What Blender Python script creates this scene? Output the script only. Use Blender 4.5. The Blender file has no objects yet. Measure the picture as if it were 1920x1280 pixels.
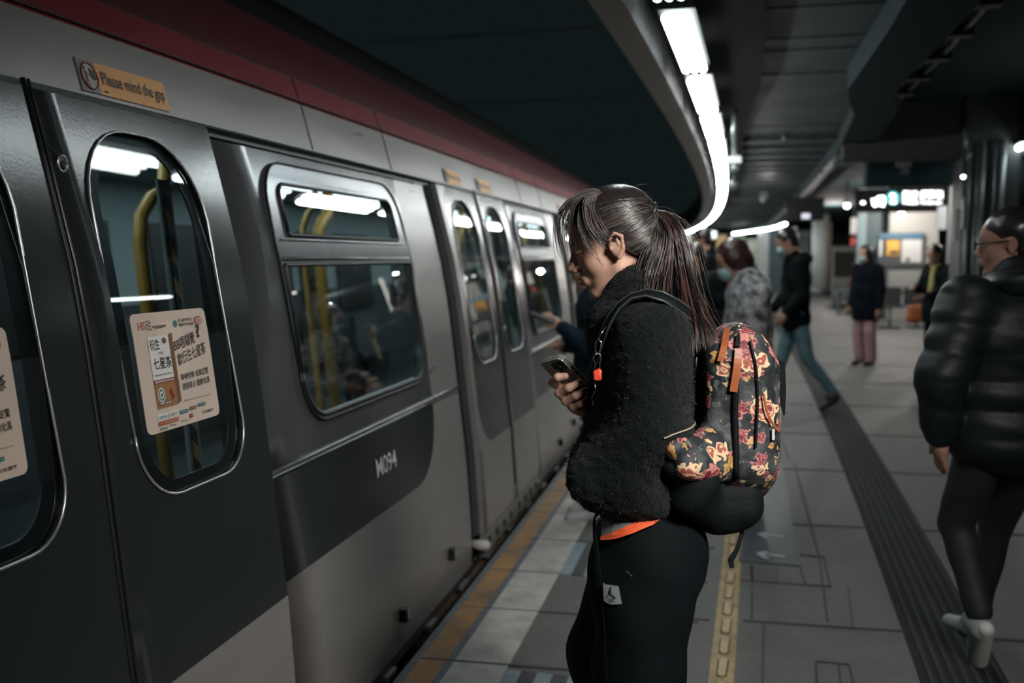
import bpy, bmesh, math, random
import numpy as np
from mathutils import Vector, Matrix, noise
random.seed(7); rng = np.random.default_rng(7)
SC = bpy.context.scene; COL = SC.collection
# ---------------------------------------------------------------- camera
FPX, HOR, VPX, CH = 1867.0, 480.0, 1466.0, 1.5
PITCH = math.atan((640-HOR)/FPX); YAW = math.atan((VPX-960)/(FPX/math.cos(PITCH)))
FW = Vector((-math.sin(YAW)*math.cos(PITCH), math.cos(YAW)*math.cos(PITCH), -math.sin(PITCH)))
RT = Vector((math.cos(YAW), math.sin(YAW), 0)); UP = RT.cross(FW); CAM = Vector((0, 0, CH))
cd = bpy.data.cameras.new('camera'); cam = bpy.data.objects.new('camera', cd); COL.objects.link(cam)
cd.sensor_width = 36; cd.lens = 36*FPX/1920; cd.clip_start = .05; cd.clip_end = 300
m3 = Matrix((RT, UP, -FW)).transposed(); cam.matrix_world = Matrix.Translation(CAM) @ m3.to_4x4()
cd.dof.use_dof = True; cd.dof.focus_distance = 2.22; cd.dof.aperture_fstop = 2.6
SC.camera = cam
# ---------------------------------------------------------------- world, exposure
w = bpy.data.worlds.new('world'); SC.world = w; w.use_nodes = True
w.node_tree.nodes['Background'].inputs[0].default_value = (.55, .96, 1.0, 1)
w.node_tree.nodes['Background'].inputs[1].default_value = .0088
SC.view_settings.view_transform = 'Standard'; SC.view_settings.look = 'None'
SC.view_settings.exposure = 0.0; SC.view_settings.gamma = 1.0; SC.view_settings.use_curve_mapping = False
SC.cycles.max_bounces = 7; SC.cycles.diffuse_bounces = 3; SC.cycles.glossy_bounces = 3
SC.cycles.transparent_max_bounces = 10; SC.cycles.transmission_bounces = 3
SC.cycles.use_denoising = True; SC.cycles.sample_clamp_indirect = 3.0
SC.cycles.caustics_reflective = False; SC.cycles.caustics_refractive = False
TUBE_POWER = 16.5

def ray(px, py): return FW + RT*((px-960)/FPX) - UP*((py-640)/FPX)
def at_depth(px, py, d): return CAM + ray(px, py)*d
def at_z(px, py, z=0.0): r = ray(px, py); return CAM + r*((z-CH)/r.z)
def at_y(px, py, y): r = ray(px, py); return CAM + r*(y/r.y)
def lamp(name, loc, energy, color, size=.3, kind='POINT', rot=None):
    l = bpy.data.lights.new(name, kind); l.energy = energy; l.color = color
    if kind == 'POINT': l.shadow_soft_size = size
    else: l.size = size
    o = bpy.data.objects.new(name, l); COL.objects.link(o); o.location = loc
    if rot: o.rotation_euler = rot
    return o
# unseen lights added: teal ones lift the dark track side, warm ones the far platform
for _x, _y, _z, _e in ((-6.0, 6, 2.9, 12), (-6.5, 14, 2.9, 25), (-7.5, 26, 2.9, 40)): lamp('tunnel_fill', (_x, _y, _z), _e, (.45, .85, 1))
for _x, _y, _z, _e in ((3.4, 17, 2.95, 190), (1.2, 13.5, 2.45, 45), (-.3, 19.5, 2.3, 12), (2.6, 24, 2.6, 200), (1.6, 34, 2.6, 220), (5.5, 22, 2.9, 140)): lamp('concourse_fill', (_x, _y, _z), _e, (1, .91, .85), .08)
_l = lamp('platform_lamp', (1.25, .45, 2.70), 24, (1, .96, .90), .7, 'AREA', (Vector((1.25, .45, 2.70))-Vector((-.1, 2.2, 1.15))).to_track_quat('Z', 'Y').to_euler()); _l.data.spread = math.radians(75)
# ---------------------------------------------------------------- materials
def hexc(r, g, b):
    f = lambda c: (c/255/12.92 if c/255 <= .04045 else ((c/255+.055)/1.055)**2.4)
    return (f(r), f(g), f(b), 1)
MATS = {}
def mat(name, col=(.5, .5, .5), rough=.6, metal=0.0, noise_amt=0.0, nscale=8.0, bump=0.0, bscale=60.0, spec=.5,
        emit=None, estr=0.0, col2=None, stretch=None, coat=0.0, sheen=0.0, sss=0.0, rvar=0.0):
    if name in MATS: return MATS[name]
    m = bpy.data.materials.new(name); m.use_nodes = True; nt = m.node_tree; b = nt.nodes['Principled BSDF']
    c = (col[0], col[1], col[2], 1)
    b.inputs['Base Color'].default_value = c; b.inputs['Roughness'].default_value = rough
    b.inputs['Metallic'].default_value = metal; b.inputs['Specular IOR Level'].default_value = spec
    if coat: b.inputs['Coat Weight'].default_value = coat; b.inputs['Coat Roughness'].default_value = .12
    if sheen: b.inputs['Sheen Weight'].default_value = sheen; b.inputs['Sheen Roughness'].default_value = .5
    if sss:
        b.inputs['Subsurface Weight'].default_value = sss
        b.inputs['Subsurface Radius'].default_value = (.01, .004, .002)
    if emit: b.inputs['Emission Color'].default_value = (*emit[:3], 1); b.inputs['Emission Strength'].default_value = estr
    tc = nt.nodes.new('ShaderNodeTexCoord'); vec = tc.outputs['Object']
    if stretch:
        mp = nt.nodes.new('ShaderNodeMapping'); mp.inputs['Scale'].default_value = stretch
        nt.links.new(vec, mp.inputs[0]); vec = mp.outputs[0]
    if noise_amt or col2 or rvar:
        n = nt.nodes.new('ShaderNodeTexNoise'); n.inputs['Scale'].default_value = nscale; n.inputs['Detail'].default_value = 6
        n.inputs['Roughness'].default_value = .62; nt.links.new(vec, n.inputs[0])
        r = nt.nodes.new('ShaderNodeValToRGB'); r.color_ramp.elements[0].position = .35; r.color_ramp.elements[1].position = .65
        k2 = col2 if col2 else tuple(x*(1-noise_amt) for x in c[:3])
        r.color_ramp.elements[0].color = (*k2[:3], 1); r.color_ramp.elements[1].color = c
        nt.links.new(n.outputs[0], r.inputs[0])
        if noise_amt or col2: nt.links.new(r.outputs[0], b.inputs['Base Color'])
        if rvar:
            mr = nt.nodes.new('ShaderNodeMapRange'); mr.inputs[1].default_value = .3; mr.inputs[2].default_value = .7
            mr.inputs[3].default_value = max(.02, rough-rvar); mr.inputs[4].default_value = rough+rvar
            nt.links.new(n.outputs[0], mr.inputs[0]); nt.links.new(mr.outputs[0], b.inputs['Roughness'])
    if bump:
        n2 = nt.nodes.new('ShaderNodeTexNoise'); n2.inputs['Scale'].default_value = bscale; n2.inputs['Detail'].default_value = 4
        nt.links.new(vec, n2.inputs[0]); bp = nt.nodes.new('ShaderNodeBump'); bp.inputs['Strength'].default_value = bump
        bp.inputs['Distance'].default_value = .01; nt.links.new(n2.outputs[0], bp.inputs['Height']); nt.links.new(bp.outputs[0], b.inputs['Normal'])
    MATS[name] = m; return m
def glass_mat(name, tint=(.45, .55, .56), base=.07):
    if name in MATS: return MATS[name]
    m = bpy.data.materials.new(name); m.use_nodes = True; nt = m.node_tree; nt.nodes.remove(nt.nodes['Principled BSDF'])
    out = nt.nodes['Material Output']; t = nt.nodes.new('ShaderNodeBsdfTransparent'); t.inputs[0].default_value = (*tint, 1)
    g = nt.nodes.new('ShaderNodeBsdfGlossy'); g.inputs['Roughness'].default_value = .0088; g.inputs[0].default_value = (.95, .97, .97, 1)
    lw = nt.nodes.new('ShaderNodeLayerWeight'); lw.inputs[0].default_value = .5; f = nt.nodes.new('ShaderNodeMath'); f.operation = 'POWER'; f.inputs[1].default_value = 4.5; nt.links.new(lw.outputs['Facing'], f.inputs[0])
    a = nt.nodes.new('ShaderNodeMath'); a.operation = 'MULTIPLY_ADD'; a.inputs[1].default_value = .8; a.inputs[2].default_value = base
    a.use_clamp = True; nt.links.new(f.outputs[0], a.inputs[0])
    mx = nt.nodes.new('ShaderNodeMixShader'); nt.links.new(a.outputs[0], mx.inputs[0]); nt.links.new(t.outputs[0], mx.inputs[1])
    nt.links.new(g.outputs[0], mx.inputs[2]); nt.links.new(mx.outputs[0], out.inputs[0]); MATS[name] = m; return m
# ---------------------------------------------------------------- object helpers
def tag(o, label=None, cat=None, group=None, kind=None):
    if label: o['label'] = label
    if cat: o['category'] = cat
    if group: o['group'] = group
    if kind: o['kind'] = kind
    return o
def thing(name, label, cat, loc=(0, 0, 0), group=None):
    o = bpy.data.objects.new(name, None); COL.objects.link(o); o.location = loc; o.empty_display_size = .1
    return tag(o, label, cat, group)
def link(name, me, parent=None, label=None):
    o = bpy.data.objects.new(name, me); COL.objects.link(o)
    if parent is not None:
        o.parent = parent
        p, off = parent, Vector((0, 0, 0))
        while p is not None: off += p.location; p = p.parent
        o.location = (0, 0, 0)
        me.transform(Matrix.Translation(-off))
    if label: o['label'] = label
    return o
class MB:
    """collects shapes in world coordinates; build() links them as ONE mesh object"""
    def __init__(s): s.v = []; s.f = []; s.m = []; s.sm = []; s.mats = []
    def mi(s, m):
        if m not in s.mats: s.mats.append(m)
        return s.mats.index(m)
    def add(s, vs, fs, m, smooth=False):
        o = len(s.v); k = s.mi(m); s.v += [tuple(v) for v in vs]
        for f in fs: s.f.append([i+o for i in f]); s.m.append(k); s.sm.append(smooth)
        return s
    def box(s, a, b, m, fn=None):
        x0, y0, z0 = a; x1, y1, z1 = b
        vs = [(x0, y0, z0), (x1, y0, z0), (x1, y1, z0), (x0, y1, z0), (x0, y0, z1), (x1, y0, z1), (x1, y1, z1), (x0, y1, z1)]
        if fn: vs = [fn(*v) for v in vs]
        return s.add(vs, [(0, 3, 2, 1), (4, 5, 6, 7), (0, 1, 5, 4), (1, 2, 6, 5), (2, 3, 7, 6), (3, 0, 4, 7)], m)
    def tube(s, pts, rad, m, n=10, smooth=True, cap=True, flat=1.0):
        pts = [Vector(p) for p in pts]; N = len(pts)
        if not hasattr(rad, '__len__'): rad = [rad]*N
        vs = []; fs = []; ref = None
        for i, p in enumerate(pts):
            t = (pts[min(i+1, N-1)]-pts[max(i-1, 0)]).normalized()
            if ref is None: ref = t.orthogonal().normalized()
            a = (ref - t*ref.dot(t)).normalized(); b = t.cross(a); ref = a
            for k in range(n):
                an = 2*math.pi*k/n; vs.append(p + a*(math.cos(an)*rad[i]) + b*(math.sin(an)*rad[i]*flat))
        for i in range(N-1):
            for k in range(n): fs.append((i*n+k, i*n+(k+1) % n, (i+1)*n+(k+1) % n, (i+1)*n+k))
        if cap: fs.append(tuple(range(n))[::-1]); fs.append(tuple(range((N-1)*n, N*n)))
        return s.add(vs, fs, m, smooth)
    def ribbon(s, pts, width, thick, nrm, m, smooth=False):
        """flat strap along pts, nrm = function or vector giving its face normal"""
        pts = [Vector(p) for p in pts]; N = len(pts); vs = []; fs = []
        if not hasattr(width, '__len__'): width = [width]*N
        for i, p in enumerate(pts):
            t = (pts[min(i+1, N-1)]-pts[max(i-1, 0)]).normalized(); n = Vector(nrm[i] if isinstance(nrm, list) else nrm)
            n = (n - t*n.dot(t)).normalized(); b = t.cross(n); h = width[i]/2
            vs += [p+b*h+n*thick/2, p-b*h+n*thick/2, p-b*h-n*thick/2, p+b*h-n*thick/2]
        for i in range(N-1):
            for k in range(4): fs.append((i*4+k, i*4+(k+1) % 4, i*4+4+(k+1) % 4, i*4+4+k))
        fs += [(3, 2, 1, 0), (N*4-4, N*4-3, N*4-2, N*4-1)]
        return s.add(vs, fs, m, smooth)
    def poly(s, pts, m, th=None):
        """flat polygon of 3d points; th = thickness vector"""
        n = len(pts); pts = [Vector(p) for p in pts]
        if th is None: return s.add(pts, [tuple(range(n))], m)
        th = Vector(th); vs = pts + [p+th for p in pts]
        fs = [tuple(range(n))[::-1], tuple(range(n, 2*n))] + [(i, (i+1) % n, n+(i+1) % n, n+i) for i in range(n)]
        return s.add(vs, fs, m)
    def build(s, name, parent=None, label=None, fixn=True):
        me = bpy.data.meshes.new(name); me.from_pydata(s.v, [], s.f)
        for m in s.mats: me.materials.append(m)
        me.polygons.foreach_set('material_index', s.m); me.polygons.foreach_set('use_smooth', s.sm)
        me.update()
        if fixn:
            bm = bmesh.new(); bm.from_mesh(me); bmesh.ops.recalc_face_normals(bm, faces=bm.faces); bm.to_mesh(me); bm.free()
        return link(name, me, parent, label)
def rrect(x0, y0, x1, y1, r, n=6):
    """rounded rectangle, r = radius or (bl, br, tr, tl)"""
    if not hasattr(r, '__len__'): r = (r,)*4
    out = []
    for (cx, cy, rr, a0) in ((x0+r[0], y0+r[0], r[0], 180), (x1-r[1], y0+r[1], r[1], 270), (x1-r[2], y1-r[2], r[2], 0), (x0+r[3], y1-r[3], r[3], 90)):
        if rr < 1e-4: out.append((cx, cy)); continue
        for k in range(n+1):
            a = math.radians(a0+90*k/n); out.append((cx+rr*math.cos(a), cy+rr*math.sin(a)))
    return out
def fill2d(polys):
    """triangulated 2d region of outlines with holes -> verts2d, faces"""
    cu = bpy.data.curves.new('t', 'CURVE'); cu.dimensions = '2D'; cu.fill_mode = 'BOTH'
    for p in polys:
        sp = cu.splines.new('POLY'); sp.points.add(len(p)-1)
        for i, q in enumerate(p): sp.points[i].co = (q[0], q[1], 0, 1)
        sp.use_cyclic_u = True
    o = bpy.data.objects.new('t', cu); COL.objects.link(o); bpy.context.view_layer.update()
    me = bpy.data.meshes.new_from_object(o.evaluated_get(bpy.context.evaluated_depsgraph_get()))
    bpy.data.objects.remove(o); bpy.data.curves.remove(cu); return me
def text2d(body, size=1.0, bold=0.0):
    cu = bpy.data.curves.new('t', 'FONT'); cu.body = body; cu.size = size; cu.align_x = 'LEFT'; cu.offset = bold; cu.resolution_u = 3
    o = bpy.data.objects.new('t', cu); COL.objects.link(o); bpy.context.view_layer.update()
    me = bpy.data.meshes.new_from_object(o.evaluated_get(bpy.context.evaluated_depsgraph_get()))
    vs = np.array([v.co[:2] for v in me.vertices]); fs = [tuple(p.vertices) for p in me.polygons]
    bpy.data.objects.remove(o); bpy.data.curves.remove(cu); bpy.data.meshes.remove(me); return vs, fs
def text_in(mb, body, fn, x0, y0, x1, y1, m, bold=0.0):
    """text squeezed into the box x0..x1, y0..y1; fn maps 2d -> 3d"""
    vs, fs = text2d(body, 1.0, bold)
    if not len(vs): return
    mn = vs.min(0); mx = vs.max(0); u = (vs-mn)/(mx-mn)
    mb.add([fn(x0+a*(x1-x0), y0+b*(y1-y0)) for a, b in u], fs, m)
def curved_sheet(mb, polys, fn, m, zcuts=(), scuts=(), th=0.0, smooth=False):
    """flat region (s,z) with holes, cut at zcuts/scuts and mapped to 3d by fn(s,z,d); th = thickness"""
    me = fill2d(polys); bm = bmesh.new(); bm.from_mesh(me); bpy.data.meshes.remove(me)
    for f in bm.faces: pass
    bmesh.ops.remove_doubles(bm, verts=bm.verts, dist=1e-5)
    for z in zcuts: bmesh.ops.bisect_plane(bm, geom=bm.verts[:]+bm.edges[:]+bm.faces[:], plane_co=(0, z, 0), plane_no=(0, 1, 0))
    for x in scuts: bmesh.ops.bisect_plane(bm, geom=bm.verts[:]+bm.edges[:]+bm.faces[:], plane_co=(x, 0, 0), plane_no=(1, 0, 0))
    bm.verts.ensure_lookup_table(); bm.verts.index_update()
    v2 = [(v.co.x, v.co.y) for v in bm.verts]; fs = [tuple(v.index for v in f.verts) for f in bm.faces]
    bd = [tuple(v.index for v in e.verts) for e in bm.edges if len(e.link_faces) == 1]; bm.free(); n = len(v2)
    if th == 0: mb.add([fn(a, b, 0) for a, b in v2], fs, m, smooth); return
    mb.add([fn(a, b, 0) for a, b in v2], fs, m, smooth); mb.add([fn(a, b, -th) for a, b in v2], [f[::-1] for f in fs], m, smooth)
    mb.add([fn(a, b, 0) for a, b in v2] + [fn(a, b, -th) for a, b in v2], [(a, b, b+n, a+n) for a, b in bd], m, False)
# ================================================================= shared curves of the place
def base(s): return -.035*s - s*s/740
PZ = [-.9, -.6, 0, .2, .51, .79, 1.08, 1.3, 1.48, 1.66, 1.87, 2.05, 2.2, 2.35, 2.6, 2.75, 2.85]
PO = [-1.30, -1.27, -1.245, -1.25, -1.272, -1.305, -1.338, -1.368, -1.40, -1.445, -1.50, -1.55, -1.605, -1.70, -1.98, -2.3, -2.8]
def prof(z): return float(np.interp(z, PZ, PO))
def T(s, z, d=0.0): return Vector((base(s)+prof(z)+d, s, z))
ZC = [0, .2, .51, .79, 1.08, 1.3, 1.48, 1.66, 1.87]
M_concrete = mat('platform_concrete', (.118, .120, .113), .62, noise_amt=.42, nscale=5, bump=.25, bscale=90, spec=.35, rvar=.12)
M_white = mat('white_edge_stone', (.50, .49, .46), .65, noise_amt=.4, nscale=7, bump=.2, bscale=120)
M_yedge = mat('ochre_edge_strip', (.36, .20, .075), .6, col2=(.16, .10, .06), nscale=6, bump=.3, bscale=50)
M_slate = mat('slate_blue_edging', (.12, .145, .17), .6, noise_amt=.4, nscale=12)
M_yellow = mat('tactile_yellow', (.36, .25, .09), .55, noise_amt=.5, nscale=9, bump=.2)
M_tac = mat('dark_rib_rubber', (.024, .025, .027), .85, noise_amt=.3, nscale=10, spec=.15)
M_blue = mat('queue_mat_blue', (.035, .048, .06), .5, noise_amt=.3, nscale=6)
M_gline = mat('joint_line', (.04, .042, .042), .8)
M_stripeL = mat('pale_blue_stripe', (.20, .26, .30), .6, noise_amt=.3, nscale=9)
M_stripeD = mat('black_stripe', (.02, .024, .028), .6)
M_paint = mat('white_paint', (.48, .5, .5), .6, noise_amt=.2, nscale=30)
M_black = mat('black_metal', (.008, .010, .011), .6, spec=.2)
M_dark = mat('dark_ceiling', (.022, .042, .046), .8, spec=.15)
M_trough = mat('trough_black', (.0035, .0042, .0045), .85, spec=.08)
M_panel = mat('grey_ceiling_panel', (.050, .066, .074), .5, noise_amt=.12, nscale=2, rvar=.08)
M_fascia = mat('brown_fascia', (.16, .13, .115), .42, noise_amt=.15, nscale=3, metal=.2)
M_fasg = mat('fascia_inner_gloss', (.45, .45, .45), .22, metal=.8)
M_tube = mat('lit_tube', (1, 1, 1), .5, emit=(.89, .99, 1), estr=TUBE_POWER)
M_tube3 = mat('lit_tube_bright', (1, 1, 1), .5, emit=(.95, 1, .98), estr=TUBE_POWER*1.7)  # farther tubes made stronger to brighten the far train and floor
M_tube2 = mat('lit_tube_dim', (1, 1, 1), .5, emit=(.92, 1, 1), estr=TUBE_POWER*.6)  # nearest fitting dimmed so the near doors stay dark
def pline(pts):
    ys = [p[1] for p in pts]; xs = [p[0] for p in pts]; return lambda y: float(np.interp(y, ys, xs))
def strip(mb, fl, fr, y0, y1, z, m, dy=.5, z2=None, th=None):
    n = max(1, int(math.ceil((y1-y0)/dy))); vs = []; fs = []
    for i in range(n+1):
        y = y0+(y1-y0)*i/n; vs += [(fl(y), y, z), (fr(y), y, z if z2 is None else z2)]
    for i in range(n): fs.append((2*i, 2*i+1, 2*i+3, 2*i+2))
    if th:
        k = len(vs); vs += [(a, b, c-th) for a, b, c in vs]
        fs += [tuple(i+k for i in f[::-1]) for f in fs]
        fs += [(0, 1, 1+k, k), (2*n, 2*n+1, 2*n+1+k, 2*n+k)]
        for i in range(n): fs += [(2*i, 2*i+2, 2*i+2+k, 2*i+k), (2*i+1, 2*i+3, 2*i+3+k, 2*i+1+k)]
    mb.add(vs, fs, m)
Y0, Y1 = -4.0, 75.0
edge = lambda y: base(y)-1.165
# ---- floor: one slab with its own paving mesh
fl = MB(); strip(fl, edge, lambda y: 9.0, Y0, Y1, 0, M_concrete, 1.0, th=1.1)
floor = tag(fl.build('floor'), kind='structure', label='grey concrete platform floor')
def E(off): return lambda y: base(y)+off
def lat(c): return lambda y: c-y*y/740
def struct(name, mb, label=None): return tag(mb.build(name), kind='structure', label=label)
mb = MB(); strip(mb, E(-1.165), E(-1.135), Y0, 50, .004, M_slate, th=.3); strip(mb, E(-1.135), E(-1.035), Y0, 50, .004, M_yedge, th=.01)
strip(mb, E(-1.035), E(-1.005), Y0, 50, .004, M_slate, th=.01); struct('trim_1', mb, 'ochre platform edge strip between slate lines')
mb = MB(); strip(mb, E(-1.005), E(-.80), Y0, 50, .0035, M_white, th=.01); struct('trim_2', mb, 'pale stone strip along the platform edge')
# cross joints, slab lines
mb = MB()
def joint(y, x0, x1, wd=.010):
    mb.box((x0, y-wd/2, -.01), (x1, y+wd/2, .0045), M_gline, lambda a, b, c: (a, b+(a+1.2)*.08, c))
for y in (3.40, 3.97, 4.49, 5.04): joint(y, -1.15-.035*y, -.30, .014 if y == 3.4 else .008)
yy = 5.6
while yy < 20: joint(yy, -1.15-.035*yy-yy*yy/740, -.3, .01); yy += .55
for y in (4.02, 2.3, 5.6, 7.1, 8.6, 10.3, 12.2, 14.3, 17, 20, 24): joint(y, -.12, 3.0 if y > 4.1 else .52, .014 if y == 4.02 else .008)
joint(4.0, .80, 4.0, .014)
for (px0, py0, px1, py1, wd) in ((1490, 870, 1535, 1040, .012), (1535, 1040, 1552, 1165, .007), (1480, 860, 1440, 760, .007), (1410, 1062, 1410, 1160, .007), (1430, 1280, 1432, 1165, .005),
                                (1390, 1088, 1557, 1100, .008), (1557, 1100, 1545, 1045, .008), (1500, 1062, 1509, 1092, .008), (1545, 1045, 1500, 1040, .005), (1408, 1062, 1412, 1088, .01), (1455, 1062, 1458, 1092, .005),
                                (1530, 1240, 1592, 1246, .008), (1592, 1246, 1602, 1290, .008), (1530, 1240, 1532, 1290, .008), (1572, 1244, 1578, 1290, .005), (1200+90, 1160, 1330, 1163, .006), (1600, 1180, 1590, 1100, .004)):
    a, b = at_z(px0, py0), at_z(px1, py1); t = (b-a).normalized(); n = Vector((-t.y, t.x, 0))*wd/2
    mb.poly([(*(a+n)[:2], .0043), (*(b+n)[:2], .0043), (*(b-n)[:2], .0043), (*(a-n)[:2], .0043)], M_gline, (0, 0, -.01))
struct('trim_3', mb, 'dark joints between the paving slabs')
# striped boarding marks
mb = MB()
for (ya, yb, k) in ((4.50, 5.03, 5), (2.6, 3.38, 8), (8.0, 8.55, 5), (9.5, 10.1, 5)):
    x = -1.0+.2-.0; x = -.80
    for i in range(k):
        m = M_stripeL if i % 2 == 0 else M_stripeD
        a, b = x+.058*i, x+.058*(i+1)
        strip(mb, E(a), E(b), ya, yb, .0047 if i % 2 else .0046, m, th=.008)
struct('trim_4', mb, 'black and pale blue boarding stripes on the platform')
# ochre tactile strip with raised bars
tb = MB(); strip(tb, lambda y: lat(-.152)(y)-.011*y-.012, lambda y: lat(-.075)(y)-.011*y, Y0, 30, .005, M_yellow, th=.012)
M_ylt = mat('tactile_yellow_worn', (.42, .31, .14), .5, noise_amt=.35, nscale=20)
M_ygr = mat('tactile_groove', (.10, .07, .03), .8)
y = 1.6
while y < 12:
    c = lat(-.115)(y)-.011*y-.006
    for (r, hh, mm) in ((.021, .0065, M_ygr), (.0145, .011, M_ylt)):
        pts = [(c+r*math.cos(a)*1.0, y+.105+(.065 if 0 <= a <= math.pi else -.065)+r*math.sin(a)) for a in [math.pi*2*k/20 for k in range(20)]]
        tb.poly([(p[0], p[1], hh) for p in pts], mm, (0, 0, -.008))
    y += .21
tag(tb.build('tactile_strip'), 'ochre tactile paving strip with oblong raised bars beside the young woman', 'tactile paving')
# dark ribbed guide path
tb = MB(); strip(tb, lat(.525), lat(.825), Y0, 40, .005, M_tac, th=.012)
M_rib = mat('rib_rubber_top', (.036, .038, .041), .8, spec=.15)
for i in range(7):
    c = .555+i*.04; strip(tb, lat(c), lat(c+.016), Y0, 26, .011, M_rib, th=.008, dy=.8)
tag(tb.build('guide_path'), 'dark ribbed tactile guide path running down the platform floor', 'tactile paving')
# queue mat with arrows
mb = MB(); L = [at_z(*p) for p in ((1384, 1053), (1500, 1062), (1468, 875), (1418, 868))]
mb.poly([(p.x, p.y, .006) for p in L], M_blue, (0, 0, -.01))
def arrow(px, py, sc=1.0):
    c = at_z(px, py); d = Vector((-1.0, .12, 0)).normalized(); n = Vector((-d.y, d.x, 0)); R = lambda a, b: c+d*a*sc+n*b*sc+Vector((0, 0, .0075))
    mb.poly([R(-.075, -.012), R(.03, -.010), R(.03, .012), R(-.075, .012)], M_paint)
    mb.poly([R(.075, 0), R(.015, .075), R(-.015, .075), R(.03, .012), R(.03, -.012), R(-.002, -.05), R(.03, -.05)], M_paint)
arrow(1443, 1005, .95); arrow(1443, 1042, .95)
c = at_z(1452, 916)
tag(mb.build('queue_mat', fixn=False), 'slate blue queue marking on the floor with two white arrows', 'floor marking')
# ================================================================= ceiling over the platform
tubeX = lambda y: -.4404-.0036*y-.00164*y*y
fasLx = lambda y: -.80-.0018*y*y if y < 14 else -.80-.0018*y*y
fasRx = lambda y: -.665+.003*y-.00182*y*y
mb = MB()
strip(mb, fasLx, fasRx, Y0, 60, 2.6, M_fascia, 1.0)
strip(mb, fasLx, fasLx, Y0, 60, 2.6, M_dark, 1.0, z2=3.3)
strip(mb, fasRx, fasRx, Y0, 60, 2.6, M_fasg, 1.0, z2=2.80)
struct('trim_5', mb, 'brown fascia edging the ceiling above the platform edge')
mb = MB()
panL = pline([(-.12, -4), (-.10, 3), (-.11, 5.78), (-.19, 8.09), (-.42, 10.9), (-.6, 15.1), (-1.27, 27), (-6.5, 60)])
panR = pline([(.62, -4), (.6, 3), (.53, 5.95), (.43, 8.0), (.58, 9.2), (.60, 12.4), (.32, 21.2), (-.54, 38.9), (-3.5, 60)])
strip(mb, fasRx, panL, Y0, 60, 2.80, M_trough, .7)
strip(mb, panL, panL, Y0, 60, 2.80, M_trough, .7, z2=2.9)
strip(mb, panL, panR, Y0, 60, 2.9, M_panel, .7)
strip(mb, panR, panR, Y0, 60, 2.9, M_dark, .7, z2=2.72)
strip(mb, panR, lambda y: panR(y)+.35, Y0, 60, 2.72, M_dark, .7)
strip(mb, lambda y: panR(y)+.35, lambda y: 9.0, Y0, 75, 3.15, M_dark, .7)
for y in (5.97, 6.8, 7.18, 8.1, 11.25, 12.0): mb.box((panL(y), y-.008, 2.895), (panR(y), y+.008, 2.899), M_black)
y = 12.5
while y < 40:
    mb.box((panL(y), y-.16, 2.86), (panR(y), y+.12, 2.899), M_panel); mb.box((panL(y), y+.2, 2.88), (panR(y), y+.3, 2.9), M_black); y += .95
struct('ceiling', mb, 'grey slatted platform ceiling between dark bulkheads')
M_gpipe0 = mat('dim_beam', (.04, .06, .065), .7); M_tbeam = mat('tunnel_beam', (.30, .34, .35), .7)
mb = MB()
for y in (8, 11.5, 15, 19, 24, 30, 37): mb.box((-6, y, 3.30), (fasLx(y)-.02, y+.015, 3.32), M_tbeam)
for q in (): strip(mb, lambda y, q=q: fasLx(y)+q, lambda y, q=q: fasLx(y)+q+.03, 2, 45, 3.36, M_gpipe0, 1.0, th=.03)
struct('trim_6', mb, 'dark beams over the railway track')
mb = MB(); strip(mb, lambda y: 9.0, lambda y: 9.0, Y0, 75, 0, mat('far_wall', (.06, .075, .078), .7), 5, z2=3.15); struct('wall_right', mb, 'dark wall on the far side of the platform')
mb = MB(); mb.box((-9, -4.2, -1.1), (9, -4.0, 3.3), M_dark); struct('wall_back', mb, 'dark wall behind the viewer')
mb = MB(); mb.box((-30, 75, -1.1), (9, 75.2, 3.4), mat('end_wall', (.16, .17, .165), .7)); struct('wall_front', mb, 'far end wall of the platform')
mb = MB(); mb.box((-9, Y0, -1.2), (-1.2, 60, -1.1), M_dark, lambda x, y, z: (x + (base(y) if x > -5 else 0), y, z)); struct('track_bed', mb, 'dark track bed under the train')
# cross bulkhead and beams on the right
mb = MB(); mb.box((.62, 11.6, 2.55), (4.4, 12.0, 3.15), mat('bulkhead_grey', (.055, .055, .052), .7)); mb.box((.95, 12.6, 2.35), (4.4, 13.2, 3.15), M_dark)
mb.box((1.9, 5.4, 2.78), (4.5, 5.9, 3.15), mat('bulkhead_near', (.05, .053, .055), .7)); struct('trim_7', mb, 'grey cross bulkhead under the dark ceiling on the right')
# ---------------------------------------------------------------- fluorescent lights above the platform edge
def fixture(y0, ln, xf, z, label, group, ntube=3, sp=.05, r=.021, name='fluorescent_light', housing=True, tm=None, rod=.2):
    t = thing(name, label, 'ceiling light', (xf(y0+ln/2), y0+ln/2, z), group)
    xa, xb = xf(y0), xf(y0+ln); q = lambda a, s, h: Vector((xa+(xb-xa)*s+a, y0+ln*s, z+h)); h = MB()
    if housing:
        wd = sp*ntube/2+.012
        h.add([q(-wd, 0, .03), q(wd, 0, .03), q(wd, 1, .03), q(-wd, 1, .03), q(-wd*.7, 0, .09), q(wd*.7, 0, .09), q(wd*.7, 1, .09), q(-wd*.7, 1, .09)],
              [(0, 3, 2, 1), (4, 5, 6, 7), (0, 1, 5, 4), (1, 2, 6, 5), (2, 3, 7, 6), (3, 0, 4, 7)], M_black)
        h.tube([q(0, .2, .09), q(0, .2, rod)], .012, M_black, 6); h.tube([q(0, .8, .09), q(0, .8, rod)], .012, M_black, 6)
        h.build('housing', t)
    for k in range(ntube):
        a = (k-(ntube-1)/2)*sp; m = MB(); m.tube([q(a, .01, 0), q(a, .03, 0), q(a, .97, 0), q(a, .99, 0)], [r*.8, r, r, r*.8], tm or M_tube, 10); m.build('tube', t)
    return t
y = 4.75-1.72; i = 0
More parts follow.
